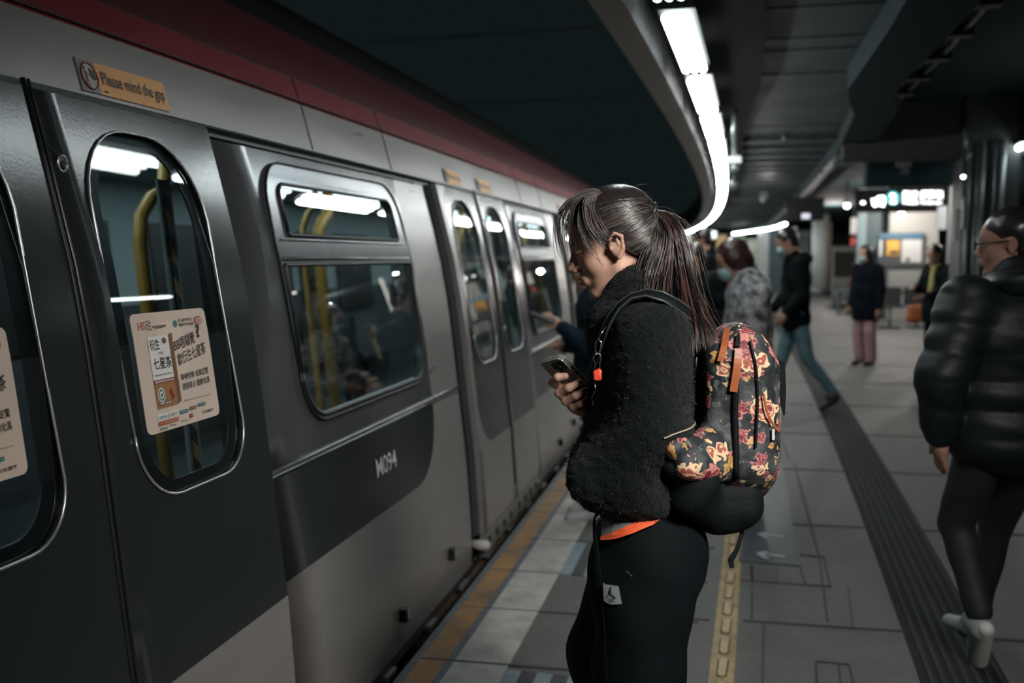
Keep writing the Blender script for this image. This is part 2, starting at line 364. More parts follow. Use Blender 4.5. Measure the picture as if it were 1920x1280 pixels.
names = ['bright fluorescent fitting cut off by the top of the picture', 'largest full fluorescent fitting, hanging nearest above the platform edge',
         'second full fluorescent fitting in the row above the platform edge', 'third full fluorescent fitting in the curving row']
y = 4.72-1.72
while y < 56:
    j = round((y-(4.72-1.72))/1.72)
    lb = names[j] if 0 <= j < 4 else ('fluorescent fitting merging into the curving white line of lights' if j >= 4 else 'fluorescent fitting overhead behind the viewer')
    fixture(y, 1.40, tubeX, 2.6, lb, 'fluorescent fittings above the platform edge' if j >= 4 or j < 0 else None, ntube=3, tm=M_tube2 if y < 3.5 else (M_tube3 if y > 6 else None))
    y += 1.72
# ================================================================= the train
M_body = mat('train_light_grey', (.30, .288, .278), .33, metal=.3, noise_amt=.12, nscale=3, rvar=.06, stretch=(1, .3, 2))
M_liv = mat('train_dark_grey', (.026, .032, .036), .20, metal=.25, spec=.7, noise_amt=.03, nscale=4, rvar=.02, bump=.03, bscale=180)
M_livu = mat('train_mid_grey', (.11, .118, .128), .20, metal=.4, noise_amt=.04, nscale=4, rvar=.03)  # same livery above the ridge, its stronger light put into a paler colour
M_fr = mat('window_surround', (.17, .185, .20), .22, metal=.55, noise_amt=.1, nscale=5)
M_rub = mat('black_rubber', (.010, .012, .013), .45)
M_alu = mat('aluminium_edge', (.55, .57, .58), .28, metal=.8)
M_red = mat('train_red', (.17, .013, .017), .55, spec=.2, noise_amt=.15, nscale=3)
M_roof = mat('train_roof', (.016, .013, .013), .8, spec=.1, noise_amt=.2, nscale=3)
M_rust = mat('rusty_skirt', (.30, .21, .15), .6, col2=(.15, .10, .07), nscale=7)
M_glass = glass_mat('door_glass', (.55, .64, .66), .10)
M_glassd = glass_mat('window_glass', (.58, .68, .70), .12)
M_orange = mat('orange_sticker', (.80, .40, .13), .5, noise_amt=.12, nscale=14)
M_stgrey = mat('grey_sticker', (.20, .21, .21), .5)
M_ink = mat('black_ink', (.012, .012, .014), .5)
M_redink = mat('dark_red_ink', (.22, .04, .035), .5)
M_wht = mat('white_vinyl', (.75, .75, .73), .5)
M_paper = mat('poster_cream', (.68, .56, .48), .5, noise_amt=.07, nscale=9)
M_brown = mat('poster_brown', (.34, .17, .07), .5)
M_brown2 = mat('poster_dark_brown', (.18, .085, .04), .5)
M_rustred = mat('poster_rust_red', (.40, .11, .05), .5)
M_teal = mat('poster_teal', (.03, .18, .19), .5)
M_in = mat('car_interior_panel', (.42, .50, .50), .5)
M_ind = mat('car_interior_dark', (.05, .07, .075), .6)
M_pole = mat('yellow_grab_pole', (.55, .33, .06), .35)
M_inl = mat('car_ceiling_strip', (1, 1, 1), .5, emit=(.85, .97, 1), estr=6.0)
def train_fn(d0): return lambda s, z, d=0: T(s, z, d0+d)
def IN(s, off, z): return Vector((base(s)+off-.10*z, s, z))
GZ0, GZ1 = .94, 1.795
def door_outline(k, sgn):   # window of a leaf, sgn +1 = right leaf
    a, b = (.115, .60) if sgn > 0 else (-.60, -.13)
    return rrect(k+a, GZ0, k+b, GZ1, (.16, .12, .2, .2), 8)
def arc_rows(s0, s1): return [s0+(s1-s0)*i/8 for i in range(9)]
def leaf(train, k, sgn, near):
    s0, s1 = (k+.006, k+.735) if sgn > 0 else (k-.735, k-.006)
    PR = .030; fn = train_fn(PR); m = MB(); win = door_outline(k, sgn); top = 1.853
    if sgn > 0: dark = rrect(s0, .535, s1, top, 0)
    else: dark = rrect(s0+.07, .535, s1, top, (.22, 0, 0, .12), 8)
    light = [[(s0, .11), (s1, .11), (s1, .535), (s0, .535)]]
    curved_sheet(m, [dark, win], fn, M_liv, ZC, arc_rows(s0, s1), .028, True)
    if sgn < 0:
        d = rrect(s0+.07, .535, s1, top, (.22, 0, 0, .12), 8)
        left = [(s0, .535)] + d[:7+2] ; arcs = rrect(s0+.07, .535, s1, top, (.22, 0, 0, .12), 8)
        bl = arcs[:9][::-1]; tl = arcs[-9:][::-1]
        left = [(s0, .535)] + bl[:1] + bl[1:] + tl[::-1][::-1] + [(s0, top)]
        # outline: bottom-left corner piece and left margin
        pts = [(s0, .535), arcs[8]] + arcs[:8][::-1] + arcs[-1:] + arcs[-9:-1][::-1] + [(s0, top)]
        curved_sheet(m, [pts], fn, M_body, ZC, (), .028, True)
    curved_sheet(m, light, fn, M_body, ZC, arc_rows(s0, s1), .028, True)
    if sgn < 0: curved_sheet(m, [[(s0-.002, .10), (s0+.010, .10), (s0+.010, top), (s0-.002, top)]], train_fn(PR-.029), M_livu, ZC, (), .09)
    body = m.build('door_leaf', train)
    e = MB(); fo = train_fn(PR+.004)
    e.tube([fo(a, b) for a, b in win] + [fo(*win[0])], .0035, M_alu, 6); e.build('window_rim', body)
    e = MB(); e.poly([fn(s0, top, .001), fn(s1, top, .001), fn(s1, top+.009, -.004), fn(s0, top+.009, -.004)], M_alu, (-.02, 0, 0)); e.build('top_edge', body)
    g = MB(); cx = sum(p[0] for p in win)/len(win); cz = (GZ0+GZ1)/2
    inner = [(cx+(a-cx)*.80, cz+(b-cz)*.93) for a, b in win]
    curved_sheet(g, [win], train_fn(PR-.006), M_glass, ZC, (), 0, True); g.build('window_pane', body)
    g = MB(); curved_sheet(g, [win, inner], train_fn(PR-.010), M_rub, ZC, (), .006, True); g.build('pane_border', body)
    kk = MB(); a, b = s0, s1
    n = 12; vs = []
    bot = [(a+(b-a)*i/n, -.01+.02*((i*7) % 3)/3) for i in range(n+1)]
    curved_sheet(kk, [[(a, .10), (b, .10)]+bot[::-1]], train_fn(PR-.004), mat('kick_plate', (.34, .34, .32), .4, metal=.5, noise_amt=.3, nscale=15), (), (), .02)
    for i in range(4): kk.box((a+.1+i*.17, -.0, .03), (a+.112+i*.17, .01, .07), M_rub, lambda s, y, z: T(s, z, PR+y-.005))
    kk.build('kick_plate', body)
    return body, fn
def rest_panel(m, s0, s1, ed, fn, top):
    # light end of a panel right of the dark livery that ends at ed with a rounded lower corner
    arc = [(ed-.32+.32*math.cos(a), .55+.30+.30*math.sin(a)) for a in [math.radians(-90+90*i/10) for i in range(11)]]
    pts = [(s0, -.02), (s1, -.02), (s1, top), (ed, top)] + arc[::-1] + [(s0, .55)]
    curved_sheet(m, [pts], fn, M_body, ZC, arc_rows(s0, s1), .03, True)
    return arc
def side_panel(train, k, near):
    s0, s1 = k+.757, k+2.775; ed = k+2.355; top = 1.835; fn = train_fn(0); m = MB()
    wo = rrect(k+1.03, .968, k+2.30, 1.802, (.17, .17, .16, .16), 8)
    arc = rest_panel(m, s0, s1, ed, fn, top)
    up = [(s0, .862), (ed, .862), (ed, top), (s0, top)]
    curved_sheet(m, [up, wo], fn, M_livu, ZC, arc_rows(s0, s1), .03, True)
    a2 = [p for p in arc if p[1] < .85]
    curved_sheet(m, [[(s0, .55)]+a2+[(ed, .85), (s0, .85)]], fn, M_liv, ZC, arc_rows(s0, s1), .03, True)
    body = m.build('side_panel', train)
    r = MB(); r.tube([T(s, .872, .003) for s in arc_rows(s0, s1)], .011, M_livu, 8, flat=.7)
    r.poly([T(s0, .853, .0015), T(s1, .846, .0015), T(s1, .851, .0015), T(s0, .858, .0015)], M_rub, (-.002, 0, 0)); r.build('waist_ridge', body)
    # window surround
    g = MB(); up_ = rrect(k+1.125, 1.567, k+2.19, 1.732, (.01, .01, .05, .05), 5); lo = rrect(k+1.045, .985, k+2.275, 1.472, (.15, .13, .01, .01), 8)
    curved_sheet(g, [wo, up_, lo], train_fn(.010), M_fr, ZC+[1.6, 1.75], (), .03, True)
    fr = g.build('window_frame', body)
    g = MB(); f2 = train_fn(.013)
    for pl in (wo, up_, lo): g.tube([f2(a, b) for a, b in pl]+[f2(*pl[0])], .007 if pl is not wo else .004, M_rub, 6)
    g.tube([f2(k+1.05, 1.492), f2(k+2.27, 1.492)], .006, M_fr, 6); g.tube([f2(k+1.07, 1.552), f2(k+2.25, 1.552)], .004, M_alu, 6)
    g.build('window_seal', body)
    g = MB(); curved_sheet(g, [up_], train_fn(.001), M_glassd, [1.6, 1.66], (), 0, True); g.build('window_pane', body, 'narrow upper window pane')
    g = MB(); curved_sheet(g, [lo], train_fn(.0), M_glassd, ZC, (), 0, True); g.build('window_pane', body, 'large lower window pane')
    for (a, z) in ((.98, .10), (1.65, .14)):
        g = MB(); g.box((k+.72+a, .0, z), (k+.76+a, .03, z+.05), M_rub, lambda s, y, z: T(s, z, y)); g.box((k+.73+a, .03, z+.01), (k+.75+a, .034, z+.045), M_alu, lambda s, y, z: T(s, z, y)); g.build('bracket', body)
    return body
def solid_text(parent, name, body, fn, box, m, bold=0, label=None):
    t = MB(); text_in(t, body, fn, *box, m, bold); return t.build(name, parent, label, fixn=False)
def gap_sticker(train, k, a, b):
    fn = train_fn(.004); t = MB(); z0, z1 = 1.885, 1.962; c = a+(b-a)*.19
    t.poly([fn(a, z0), fn(c, z0), fn(c, z1), fn(a, z1)], M_stgrey, (-.003, 0, 0))
    t.poly([fn(*p) for p in rrect(c, z0, b, z1, (0, 0, .008, 0), 4)], M_orange, (-.003, 0, 0))
    st = t.build('gap_sticker', train, 'orange sticker reading Please mind the gap')
    t = MB(); f = train_fn(.0065); cx, cz, r = (a+c)/2+.002, (z0+z1)/2, .031
    ring = [(cx+r*.95*math.cos(q), cz+r*math.sin(q)) for q in [math.pi*2*i/28 for i in range(29)]]
    t.poly([f(*p, -.001) for p in ring[:-1]], mat('sticker_pale', (.42, .42, .39), .5), (-.002, 0, 0))
    t.tube([f(*p) for p in ring], .0022, M_redink, 6)
    t.poly([f(cx+.002, cz+.02), f(cx+.022, cz+.014), f(cx+.028, cz-.004), f(cx+.012, cz-.008), f(cx+.003, cz-.002)], M_ink)
    t.poly([f(cx-.016+.005*math.cos(q), cz+.017+.005*math.sin(q)) for q in [math.pi*2*i/12 for i in range(12)]], M_ink)
    for (p, q, wd) in (((-.015, .011), (-.013, -.006), .007), ((-.013, -.005), (-.018, -.024), .0035), ((-.012, -.005), (-.006, -.024), .0035), ((-.014, .008), (-.002, .0), .0025)):
        dx, dz = q[0]-p[0], q[1]-p[1]; L = math.hypot(dx, dz); nx, nz = -dz/L*wd/2, dx/L*wd/2
        t.poly([f(cx+p[0]+nx, cz+p[1]+nz), f(cx+q[0]+nx, cz+q[1]+nz), f(cx+q[0]-nx, cz+q[1]-nz), f(cx+p[0]-nx, cz+p[1]-nz)], M_ink)
    text_in(t, 'Please mind the gap', f, c+.014, z0+.017, b-.012, z0+.058, M_ink, .012)
    t.poly([f(c+.012, z0+.008), f(c+.028, z0+.008), f(c+.028, z0+.011), f(c+.012, z0+.011)], M_ink)
    t.build('sticker_print', st, fixn=False)
def poster(leafobj, fn0, x0, x1, full=True):
    """advert stuck on the door glass; u right 0..1, v up 0..1"""
    z0, z1 = 1.092, 1.368
    def F(d): return lambda u, v: fn0(x0+(x1-x0)*u, z0+(z1-z0)*v, d)
    t = MB(); R = rrect(.0, .0, 1, 1, .055, 5); R = [(a, b) for a, b in R]
    curved_sheet(t, [R], lambda u, v, d: F(.0)(u, v)+Vector((d, 0, 0)), M_paper, [.2, .4, .6, .8], (), .002)
    f1, f2, f3 = F(.0012), F(.002), F(.0026)
    t.poly([f1(.45+.24*math.cos(q), .66+.26*math.sin(q)) for q in [math.pi*2*i/30 for i in range(30)]], mat('poster_pale', (.72, .60, .50), .5))
    # tea box
    t.poly([f2(.155, .435), f2(.155, .80), f2(.42, .80), f2(.42, .435)], M_wht); t.poly([f2(.42, .195), f2(.42, .80), f2(.475, .815), f2(.475, .22)], M_brown2)
    t.poly([f2(.155, .195), f2(.42, .195), f2(.42, .40), f2(.155, .40)], M_brown); t.poly([f2(.155, .40), f2(.42, .40), f2(.42, .435), f2(.155, .435)], M_redink)
    t.poly([f3(.355+.028*math.cos(q), .755+.026*math.sin(q)) for q in [math.pi*2*i/16 for i in range(16)]], M_brown2)
    text_in(t, '衍生', f3, .17, .685, .29, .775, M_ink, .01)
    text_in(t, '七星茶', f3, .18, .52, .415, .62, M_ink, .012); text_in(t, 'HIN SANG HEALTH STAR TEA', f3, .18, .465, .40, .48, M_ink)
    text_in(t, '沖劑', f3, .26, .64, .32, .67, M_brown)
    text_in(t, '開胃消滯 安神定驚', f3, .17, .408, .41, .428, M_wht, .01)
    for (r, mm) in ((.062, M_wht), (.050, M_teal), (.034, M_wht), (.018, M_brown2)):
        t.poly([f3(.225+r*.72*math.cos(q), .305+r*math.sin(q))+Vector((.0003*(.07-r)*10, 0, 0)) for q in [math.pi*2*i/24 for i in range(24)]], mm)
    t.poly([f3(*p) for p in rrect(.175, .215, .34, .25, .012, 3)], M_brown2); text_in(t, '草本配方 天然溫和', F(.0031), .185, .222, .33, .243, M_wht, .01)
    t.poly([f3(.36, .235), f3(.335, .29), (f3(.33, .33)), f3(.365, .345), f3(.375, .30), f3(.395, .27)], M_redink)
    text_in(t, 'HS', f2, .07, .865, .155, .93, M_rustred, .01); text_in(t, '衍生', f2, .165, .855, .235, .94, M_ink); text_in(t, '專注您的健康', f2, .245, .86, .42, .89, M_ink, .02)
    t.poly([f2(.545+.028*math.cos(q), .885+.032*math.sin(q)) for q in [math.pi*2*i/18 for i in range(18)]], M_teal)
    text_in(t, '匠心品牌 關於會傳', f2, .59, .895, .80, .925, M_ink, .006); text_in(t, '嚴選天然 草本良藥', f2, .59, .855, .80, .885, M_ink, .006)
    t.poly([f2(*p) for p in rrect(.82, .855, .93, .93, .03, 3)], M_rustred); text_in(t, '衍生堂', f3, .83, .865, .92, .92, M_paper, .02)
    def G(u, v): return f2(u, v+(u-.5)*.17)
    text_in(t, 'BB唔瞓覺', G, .48, .645, .78, .755, M_ink, .010); text_in(t, '?', G, .81, .68, .875, .80, M_ink, .03)
    text_in(t, '飲衍生七星茶', G, .50, .515, .915, .625, M_ink, .010)
    def H(u, v): return f2(u, v+(u-.5)*.04)
    text_in(t, '寧神安睡 祛風定驚', H, .51, .385, .91, .445, M_ink, .006); text_in(t, '清熱降火 健脾化濕', H, .51, .30, .91, .36, M_ink, .006)
    text_in(t, '查詢熱線 (852)2790 1801  www.hinsang.com.hk', f2, .50, .20, .90, .218, M_brown2)
    for (u0, v0, u1, v1, mm, tx, mt) in ((.135, .10, .265, .15, M_wht, 'nattie', M_teal), (.28, .10, .40, .15, M_wht, '衍生行', M_ink), (.135, .055, .40, .088, M_rustred, 'hin sang group', M_paper),
                                        (.43, .105, .545, .135, M_teal, 'HEALTH', M_paper), (.565, .115, .66, .145, M_brown2, 'herbal', M_paper), (.68, .125, .80, .155, M_teal, 'HKTV', M_paper), (.55, .05, .60, .085, M_redink, 'HS', M_paper)):
        t.poly([f2(*p) for p in rrect(u0, v0, u1, v1, .008, 3)], mm); text_in(t, tx, f3, u0+.01, v0+.01, u1-.01, v1-.01, mt, .01)
    text_in(t, 'HKTVmall', f2, .14, .012, .24, .04, M_teal, .01); text_in(t, 'Baby', f2, .28, .02, .36, .045, M_stgrey); text_in(t, '衍生醫藥', f2, .73, .055, .90, .08, M_ink, .01); text_in(t, 'Hin Sang', f2, .43, .03, .52, .05, M_ink)
    return t.build('advert_sticker', leafobj, 'cream advert sticker with a tea box and black Chinese writing', fixn=False)
def build_train():
    t = thing('train', 'grey metro train with a red stripe standing at the platform on the left', 'train', (base(2)-1.4-1.4, 6.0, -.9))
    bays = range(-1, 6); s_start, s_end = 1.775-3.66-1.9, 1.775+3.66*5+2.9
    for i in bays:
        k = 1.775+3.66*i; near = i == 0
        for sgn in (-1, 1):
            lf, fn = leaf(t, k, sgn, near)
            if i in (0, 1):
                x0, x1 = (k+.170, k+.492) if sgn > 0 else (k-.51, k-.222)
                if i == 0: poster(lf, lambda s, z, d=0, fn=fn: fn(s, z, d+.001), x0, x1)
            if sgn > 0:
                b = MB(); c = fn(k+.055, 1.697, .0); ring = [c+Vector((.002, .014*math.cos(q), .017*math.sin(q))) for q in [math.pi*2*j/20 for j in range(21)]]
                b.tube(ring, .0035, M_alu, 6); b.poly([p+Vector((-.001, 0, 0)) for p in ring[:-1]], M_alu, (-.004, 0, 0))
                b.poly([c+Vector((.0045, .006*math.cos(q), .007*math.sin(q))) for q in [math.pi*2*j/14 for j in range(14)]], M_rub, (-.002, 0, 0)); b.build('door_lock', lf)
        side_panel(t, k, near)
        gap_sticker(t, k, k+.24, k+.605); 
        if i > 0: gap_sticker(t, k, k-.44, k-.11)
        # door frame recess in black rubber, with side strip
        m = MB(); curved_sheet(m, [[(k-.90, -.08), (k-.728, -.08), (k-.728, 1.86), (k-.90, 1.86)]], train_fn(-.03), M_rub, ZC, (), .05); m.box((k-.735, -.06, .0), (k+.76, -.03, 1.86), M_rub, lambda s, y, z: T(s, z, y)) if False else None
        m.box((k+.737, -.06, -.1), (k+.757, -.02, 1.86), M_rub, lambda s, y, z: T(s, z, y)); m.tube([T(k, z, .03) for z in ZC if z > .05], .006, M_rub, 6)
        m.tube([T(k+.012, z, .034) for z in ZC if z > .05], .0035, M_liv, 6); m.build('door_seal', t)
        b = MB(); c = T(k-.80, .07, .03); b.tube([c+Vector((-.05, 0, 0)), c, c+Vector((.035, 0, 0)), c+Vector((.045, 0, 0))], [.022, .027, .024, .010], mat('pale_bumper', (.5, .48, .44), .5, noise_amt=.3), 12); b.build('door_stop', t)
    # cantrail, stripe, roof
    ss = np.linspace(s_start, s_end, 50)
    def band(m, z0, z1, d, mm, nz=3):
        zs = np.linspace(z0, z1, nz+1); vs = []; fs = []; w_ = len(zs)
        for s in ss:
            for z in zs: vs.append(T(float(s), float(z), d))
        for i in range(len(ss)-1):
            for j in range(w_-1): fs.append((i*w_+j, (i+1)*w_+j, (i+1)*w_+j+1, i*w_+j+1))
        m.add(vs, fs, mm, True)
    m = MB(); band(m, 1.875, 2.04, 0, M_body); 
    for i in bays:
        for q in (1.53, 2.37): s = 1.775+3.66*i+q; m.tube([T(s, z, .001) for z in (1.88, 1.93, 1.98, 2.04)], .0028, M_rub, 5)
    m.build('cantrail', t, 'grey panel above the doors')
    m = MB(); band(m, 2.04, 2.135, 0, M_red); band(m, 2.135, 2.14, -.002, M_rub, 1)
    for i in bays:
        for q in (1.53, 2.37): s = 1.775+3.66*i+q; m.tube([T(s, z, .001) for z in (2.04, 2.07, 2.10, 2.135)], .0028, M_rub, 5)
    m.build('red_stripe', t, 'red stripe along the roof edge')
    m = MB(); band(m, 2.14, 2.35, -.003, mat('train_red_shoulder', (.065, .010, .012), .6, spec=.15), 4); band(m, 2.35, 2.85, -.003, M_roof, 8)
    vs = [T(float(s), 2.85, d) for s in ss for d in (-.003, -.6)]; m.add(vs, [(2*i, 2*i+2, 2*i+3, 2*i+1) for i in range(len(ss)-1)], M_roof); m.build('roof', t)
    m = MB(); band(m, 1.85, 1.876, -.03, M_rub, 1); band(m, 1.80, 1.86, -.05, M_rub, 1); m.build('door_rail', t)
    m = MB(); band(m, -.9, -.02, -.03, M_rust, 2); band(m, -.04, .0, .004, mat('skirt_black', (.02, .02, .018), .7), 1)
    m.build('underframe', t)
    for s in np.arange(1.2, 9, .52):
        b = MB(); b.box((s, -.02, -.055), (s+.10, .02, -.035), M_alu, lambda s_, y, z: T(s_, z, y)); b.build('step_clip', t)
    # interior
    m = MB(); n = len(ss); A = lambda off, z: [IN(float(s), off, z) for s in ss]
    def quadrow(a, b, mm):
        vs = [p for pr in zip(a, b) for p in pr]; m.add(vs, [(2*i, 2*i+2, 2*i+3, 2*i+1) for i in range(len(a)-1)], mm)
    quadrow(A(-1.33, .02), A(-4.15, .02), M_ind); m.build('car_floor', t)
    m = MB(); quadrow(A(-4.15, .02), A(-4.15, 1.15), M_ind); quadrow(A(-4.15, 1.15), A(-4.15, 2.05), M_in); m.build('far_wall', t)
    m = MB(); quadrow(A(-1.33, 2.05), A(-4.15, 2.05), M_in); m.build('car_ceiling', t)
    m = MB(); quadrow(A(-2.3, 2.03), A(-2.42, 2.03), M_inl); quadrow(A(-3.1, 2.03), A(-3.22, 2.03), M_inl); m.build('ceiling_strip_light', t)
    for sgn in (0, 1):
        m = MB(); s = s_start if sgn == 0 else s_end
        m.poly([IN(s, -1.33, 0), IN(s, -4.15, 0), IN(s, -4.15, 2.05), IN(s, -1.33, 2.05)], M_body, (0, .02, 0)); m.build('end_wall', t)
    m = MB(); band(m, -.9, 2.6, -3.0, M_body, 6); m.build('far_side', t)
    for i in bays:
        k = 1.775+3.66*i
        m = MB()   # opposite windows and door posts
        for (a, b) in ((-.6, -.1), (.1, .6), (1.1, 2.2)): m.poly([IN(k+a, -4.13, .9), IN(k+b, -4.13, .9), IN(k+b, -4.13, 1.75), IN(k+a, -4.13, 1.75)], M_rub, (.005, 0, 0))
        m.build('far_window', t)
        # draught screens beside the doors, yellow grab rails
        for (q, off, r) in ((1.72, -2.2, .028), (-.38, -2.2, .018), (.74, -2.6, .04)):
            m = MB(); m.tube([IN(k+q, off, .03), IN(k+q, off, 1.55), IN(k+q+.03, off, 1.66), IN(k+q+.12, off, 1.74), IN(k+q+.22, off, 1.78), IN(k+q+.3, off, 2.04)], r, M_pole, 12); m.build('grab_pole', t)
        m = MB(); nn = 22
        for j in range(nn):
            z = .55+1.15*j/nn; m.poly([IN(k+.985, -1.60, z), IN(k+1.015, -1.60, z-.025), IN(k+1.015, -1.60, z+.025), IN(k+.985, -1.60, z+.052)], M_ink if j % 2 else M_orange, (-.004, 0, 0))
        m.poly([IN(k+.965, -1.605, .5), IN(k+1.035, -1.605, .5), IN(k+1.035, -1.605, 1.74), IN(k+.965, -1.605, 1.74)], M_in, (-.01, 0, 0)); m.build('hazard_strip', t)
        for (a, b) in ((.86, 2.75),):
            for off, w2 in ((-1.45, -1), (-3.95, 1)):
                m = MB(); m.box((k+a, off-.45 if w2 < 0 else off-.02, .40), (k+b, off if w2 < 0 else off+.1, .46), M_ind, lambda s, o, z: IN(s, o, z))
                m.box((k+a, off-.03 if w2 < 0 else off, .46), (k+b, off if w2 < 0 else off+.06, .85), M_ind, lambda s, o, z: IN(s, o, z)); m.build('bench', t)
    # number and the notice behind the glass
    solid_text(t, 'car_number', 'M094', lambda s, z: T(s, z, .003), (3.365, .682, 3.585, .752), M_wht, .01, 'white lettering M094')
    b = MB(); sx, zz = 2.02, 1.42
    q = lambda u, v: T(sx+u, zz+v, -.55)
    b.poly([q(-.02, -.05), q(.09, -.05), q(.09, .14), q(-.02, .14)], mat('notice_grey', (.40, .48, .48), .5), (-.003, 0, 0)); b.build('door_notice', t, 'pale notice behind the door glass')
    b = MB(); q2 = lambda u, v: T(sx+u, zz+v, -.545); b.tube([q2(.035+.035*math.cos(a), .085+.042*math.sin(a)) for a in [math.pi*2*j/24 for j in range(25)]], .003, M_redink, 6)
    b.tube([q2(.035, .11), q2(.035, .06)], .006, M_ink, 6); b.tube([q2(.01, .09), q2(.06, .085)], .004, M_ink, 6)
    for i in range(3): b.poly([q2(.0, .03-.02*i), q2(.07, .03-.02*i), q2(.07, .038-.02*i), q2(.0, .038-.02*i)], M_ink)
    b.build('notice_print', t)
    return t
TRAIN = build_train()
# ================================================================= things further down the platform
def PB(mb, x0, y0, x1, y1, Y, th, m):
    """axis-aligned box whose front at world y=Y fills the pixel box"""
    a, b = at_y(x0, y1, Y), at_y(x1, y0, Y); return mb.box((a.x, Y, a.z), (b.x, Y+th, b.z), m)
def Z(py, Y, px=1500): return at_y(px, py, Y).z
def X(px, Y, py=480): return at_y(px, py, Y).x
def S(me, **k): return tag(me, **k)
M_tealc = mat('teal_column', (.085, .135, .15), .5, noise_amt=.2, nscale=2); M_tealp = mat('pale_teal_edge', (.30, .42, .45), .45)
M_wcol = mat('white_column', (.62, .63, .60), .5, noise_amt=.1, nscale=3); M_post = mat('dark_post', (.045, .05, .055), .4); M_gpipe = mat('grey_pipe', (.20, .22, .23), .35, metal=.5)
M_cool = mat('cooler_white', (.52, .50, .47), .5); M_grille = mat('cooler_grille', (.06, .05, .04), .7)
M_lit = mat('lit_white', (1, 1, 1), .5, emit=(1, 1, 1), estr=5); M_litb = mat('lit_pale_blue', (1, 1, 1), .5, emit=(.55, .65, .95), estr=.45)
M_litteal = mat('lit_teal', (.1, .7, .7), .5, emit=(.08, .55, .55), estr=1.0)
# round white column and the ochre post beside it
t = MB(); c = at_z(1536, 553); Y = c.y; r = .34
t.tube([(c.x, Y, 0), (c.x, Y, .25)], .36, M_gpipe, 24); t.tube([(c.x, Y, .25), (c.x, Y, 3.1)], r, M_wcol, 24)
tag(t.build('column'), 'round white column far down the platform between the two walkers', 'column')
t = MB(); PB(t, 1551, 418, 1560, 545, Y, .3, mat('ochre_post', (.30, .19, .04), .5)); tag(t.build('post'), 'narrow ochre post right behind the white column', 'post')
# teal square column behind the woman in pink trousers
Yc = 26.0; t = thing('column', 'square teal column behind the woman in pink trousers', 'column', (X(1637, Yc), Yc, 0))
m = MB(); a, b = X(1610, Yc), X(1664, Yc); m.box((a, Yc, 0), (b, Yc+.8, 3.15), M_tealc); m.build('shaft', t)
m = MB(); m.box((a-.04, Yc-.02, 0), (a+.16, Yc+.1, 3.15), M_tealp); m.build('corner_guard', t)
# far teal column left of the masked man
Yd = 44.0; m = MB(); m.box((X(1424, Yd), Yd, 0), (X(1476, Yd), Yd+.8, 2.9), M_tealc); m.box((X(1420, Yd), Yd-.05, 0), (X(1441, Yd), Yd+.1, 2.9), M_wcol)
tag(m.build('column'), 'far column with a white edge between the short-haired woman and masked man', 'column')
m = MB(); PB(m, 1490, 432, 1518, 545, 41.5, .5, mat('mottled_teal', (.05, .08, .08), .6, col2=(.16, .2, .19), nscale=3)); PB(m, 1485, 425, 1494, 470, 41.2, .3, M_wcol)
tag(m.build('column'), 'mottled dark teal column just left of the round white column', 'column')
# kiosk wall with notice board
Yk = 25.2; t = thing('kiosk', 'pale kiosk wall with a notice board behind the woman in the yellow scarf', 'kiosk', (X(1710, Yk), Yk+.6, 0))
m = MB(); m.box((X(1666, Yk), Yk, 0), (X(1758, Yk), Yk+.75, 2.75), mat('kiosk_white', (.26, .26, .24), .6)); m.build('wall', t)
m = MB(); PB(m, 1664, 506, 1754, 545, Yk-.06, .05, mat('kiosk_grey', (.20, .21, .2), .5)); m.build('counter_panel', t)
bt = thing('notice_board', 'notice board with blue header, ochre poster and pale timetable on the kiosk', 'notice board', (X(1690, Yk), Yk-.1, 1.2))
m = MB(); PB(m, 1645, 436, 1734, 500, Yk-.12, .12, M_post); m.build('board', bt); m = MB(); PB(m, 1648, 438, 1732, 447, Yk-.15, .03, mat('blue_header', (.03, .10, .16), .5)); m.build('header', bt)
m = MB(); PB(m, 1662, 450, 1687, 479, Yk-.15, .03, mat('ochre_poster', (.50, .28, .05), .5)); PB(m, 1668, 470, 1685, 476, Yk-.16, .01, M_ink); m.build('poster', bt, 'ochre poster')
m = MB(); PB(m, 1690, 449, 1729, 492, Yk-.15, .03, mat('pale_poster', (.40, .41, .40), .5)); PB(m, 1698, 484, 1706, 490, Yk-.16, .01, M_ink); m.build('poster', bt, 'pale grey timetable')
m = MB(); PB(m, 1649, 450, 1654, 480, Yk-.15, .03, M_wcol); m.build('poster', bt, 'narrow white poster')
# evaporative coolers
def cooler(x0, y0, x1, y1, Y, label):
    a, b = X(x0, Y), X(x1, Y); z1 = Z(y0, Y, x0); t = thing('air_cooler', label, 'air cooler', ((a+b)/2, Y+.3, 0)); w = b-a
    m = MB(); m.box((a, Y, .5), (b, Y+.6, z1-.08), M_cool); m.build('casing', t)
    m = MB(); m.box((a-.02, Y-.02, z1-.10), (b+.02, Y+.62, z1), M_cool); 
    for q in (.15, .5, .8): m.box((a+w*q, Y+.1, z1), (a+w*q+.1, Y+.2, z1+.05), M_grille)
    m.build('lid', t)
    m = MB(); m.box((a+.05*w, Y-.02, z1-.95), (b-.05*w, Y, z1-.16), M_grille)
    for i in range(12): m.box((a+.05*w, Y-.035, z1-.93+i*.065), (b-.05*w, Y-.02, z1-.915+i*.065), mat('grille_slat', (.13, .11, .09), .6))
    m.build('grille', t)
    m = MB(); m.box((a+.02, Y+.02, .18), (b-.02, Y+.58, .5), mat('cooler_tank', (.42, .43, .43), .5)); m.build('water_tank', t)
    for q in (a+.1, b-.1):
        for yy in (Y+.1, Y+.5): m = MB(); m.tube([(q-.03, yy, .08), (q+.03, yy, .08)], .08, M_post, 12); m.tube([(q, yy, .08), (q, yy, .2)], .02, M_post, 6); m.build('wheel', t)
cooler(1562, 462, 1606, 575, 32.5, 'white evaporative air cooler with a brown grille right of the white column')
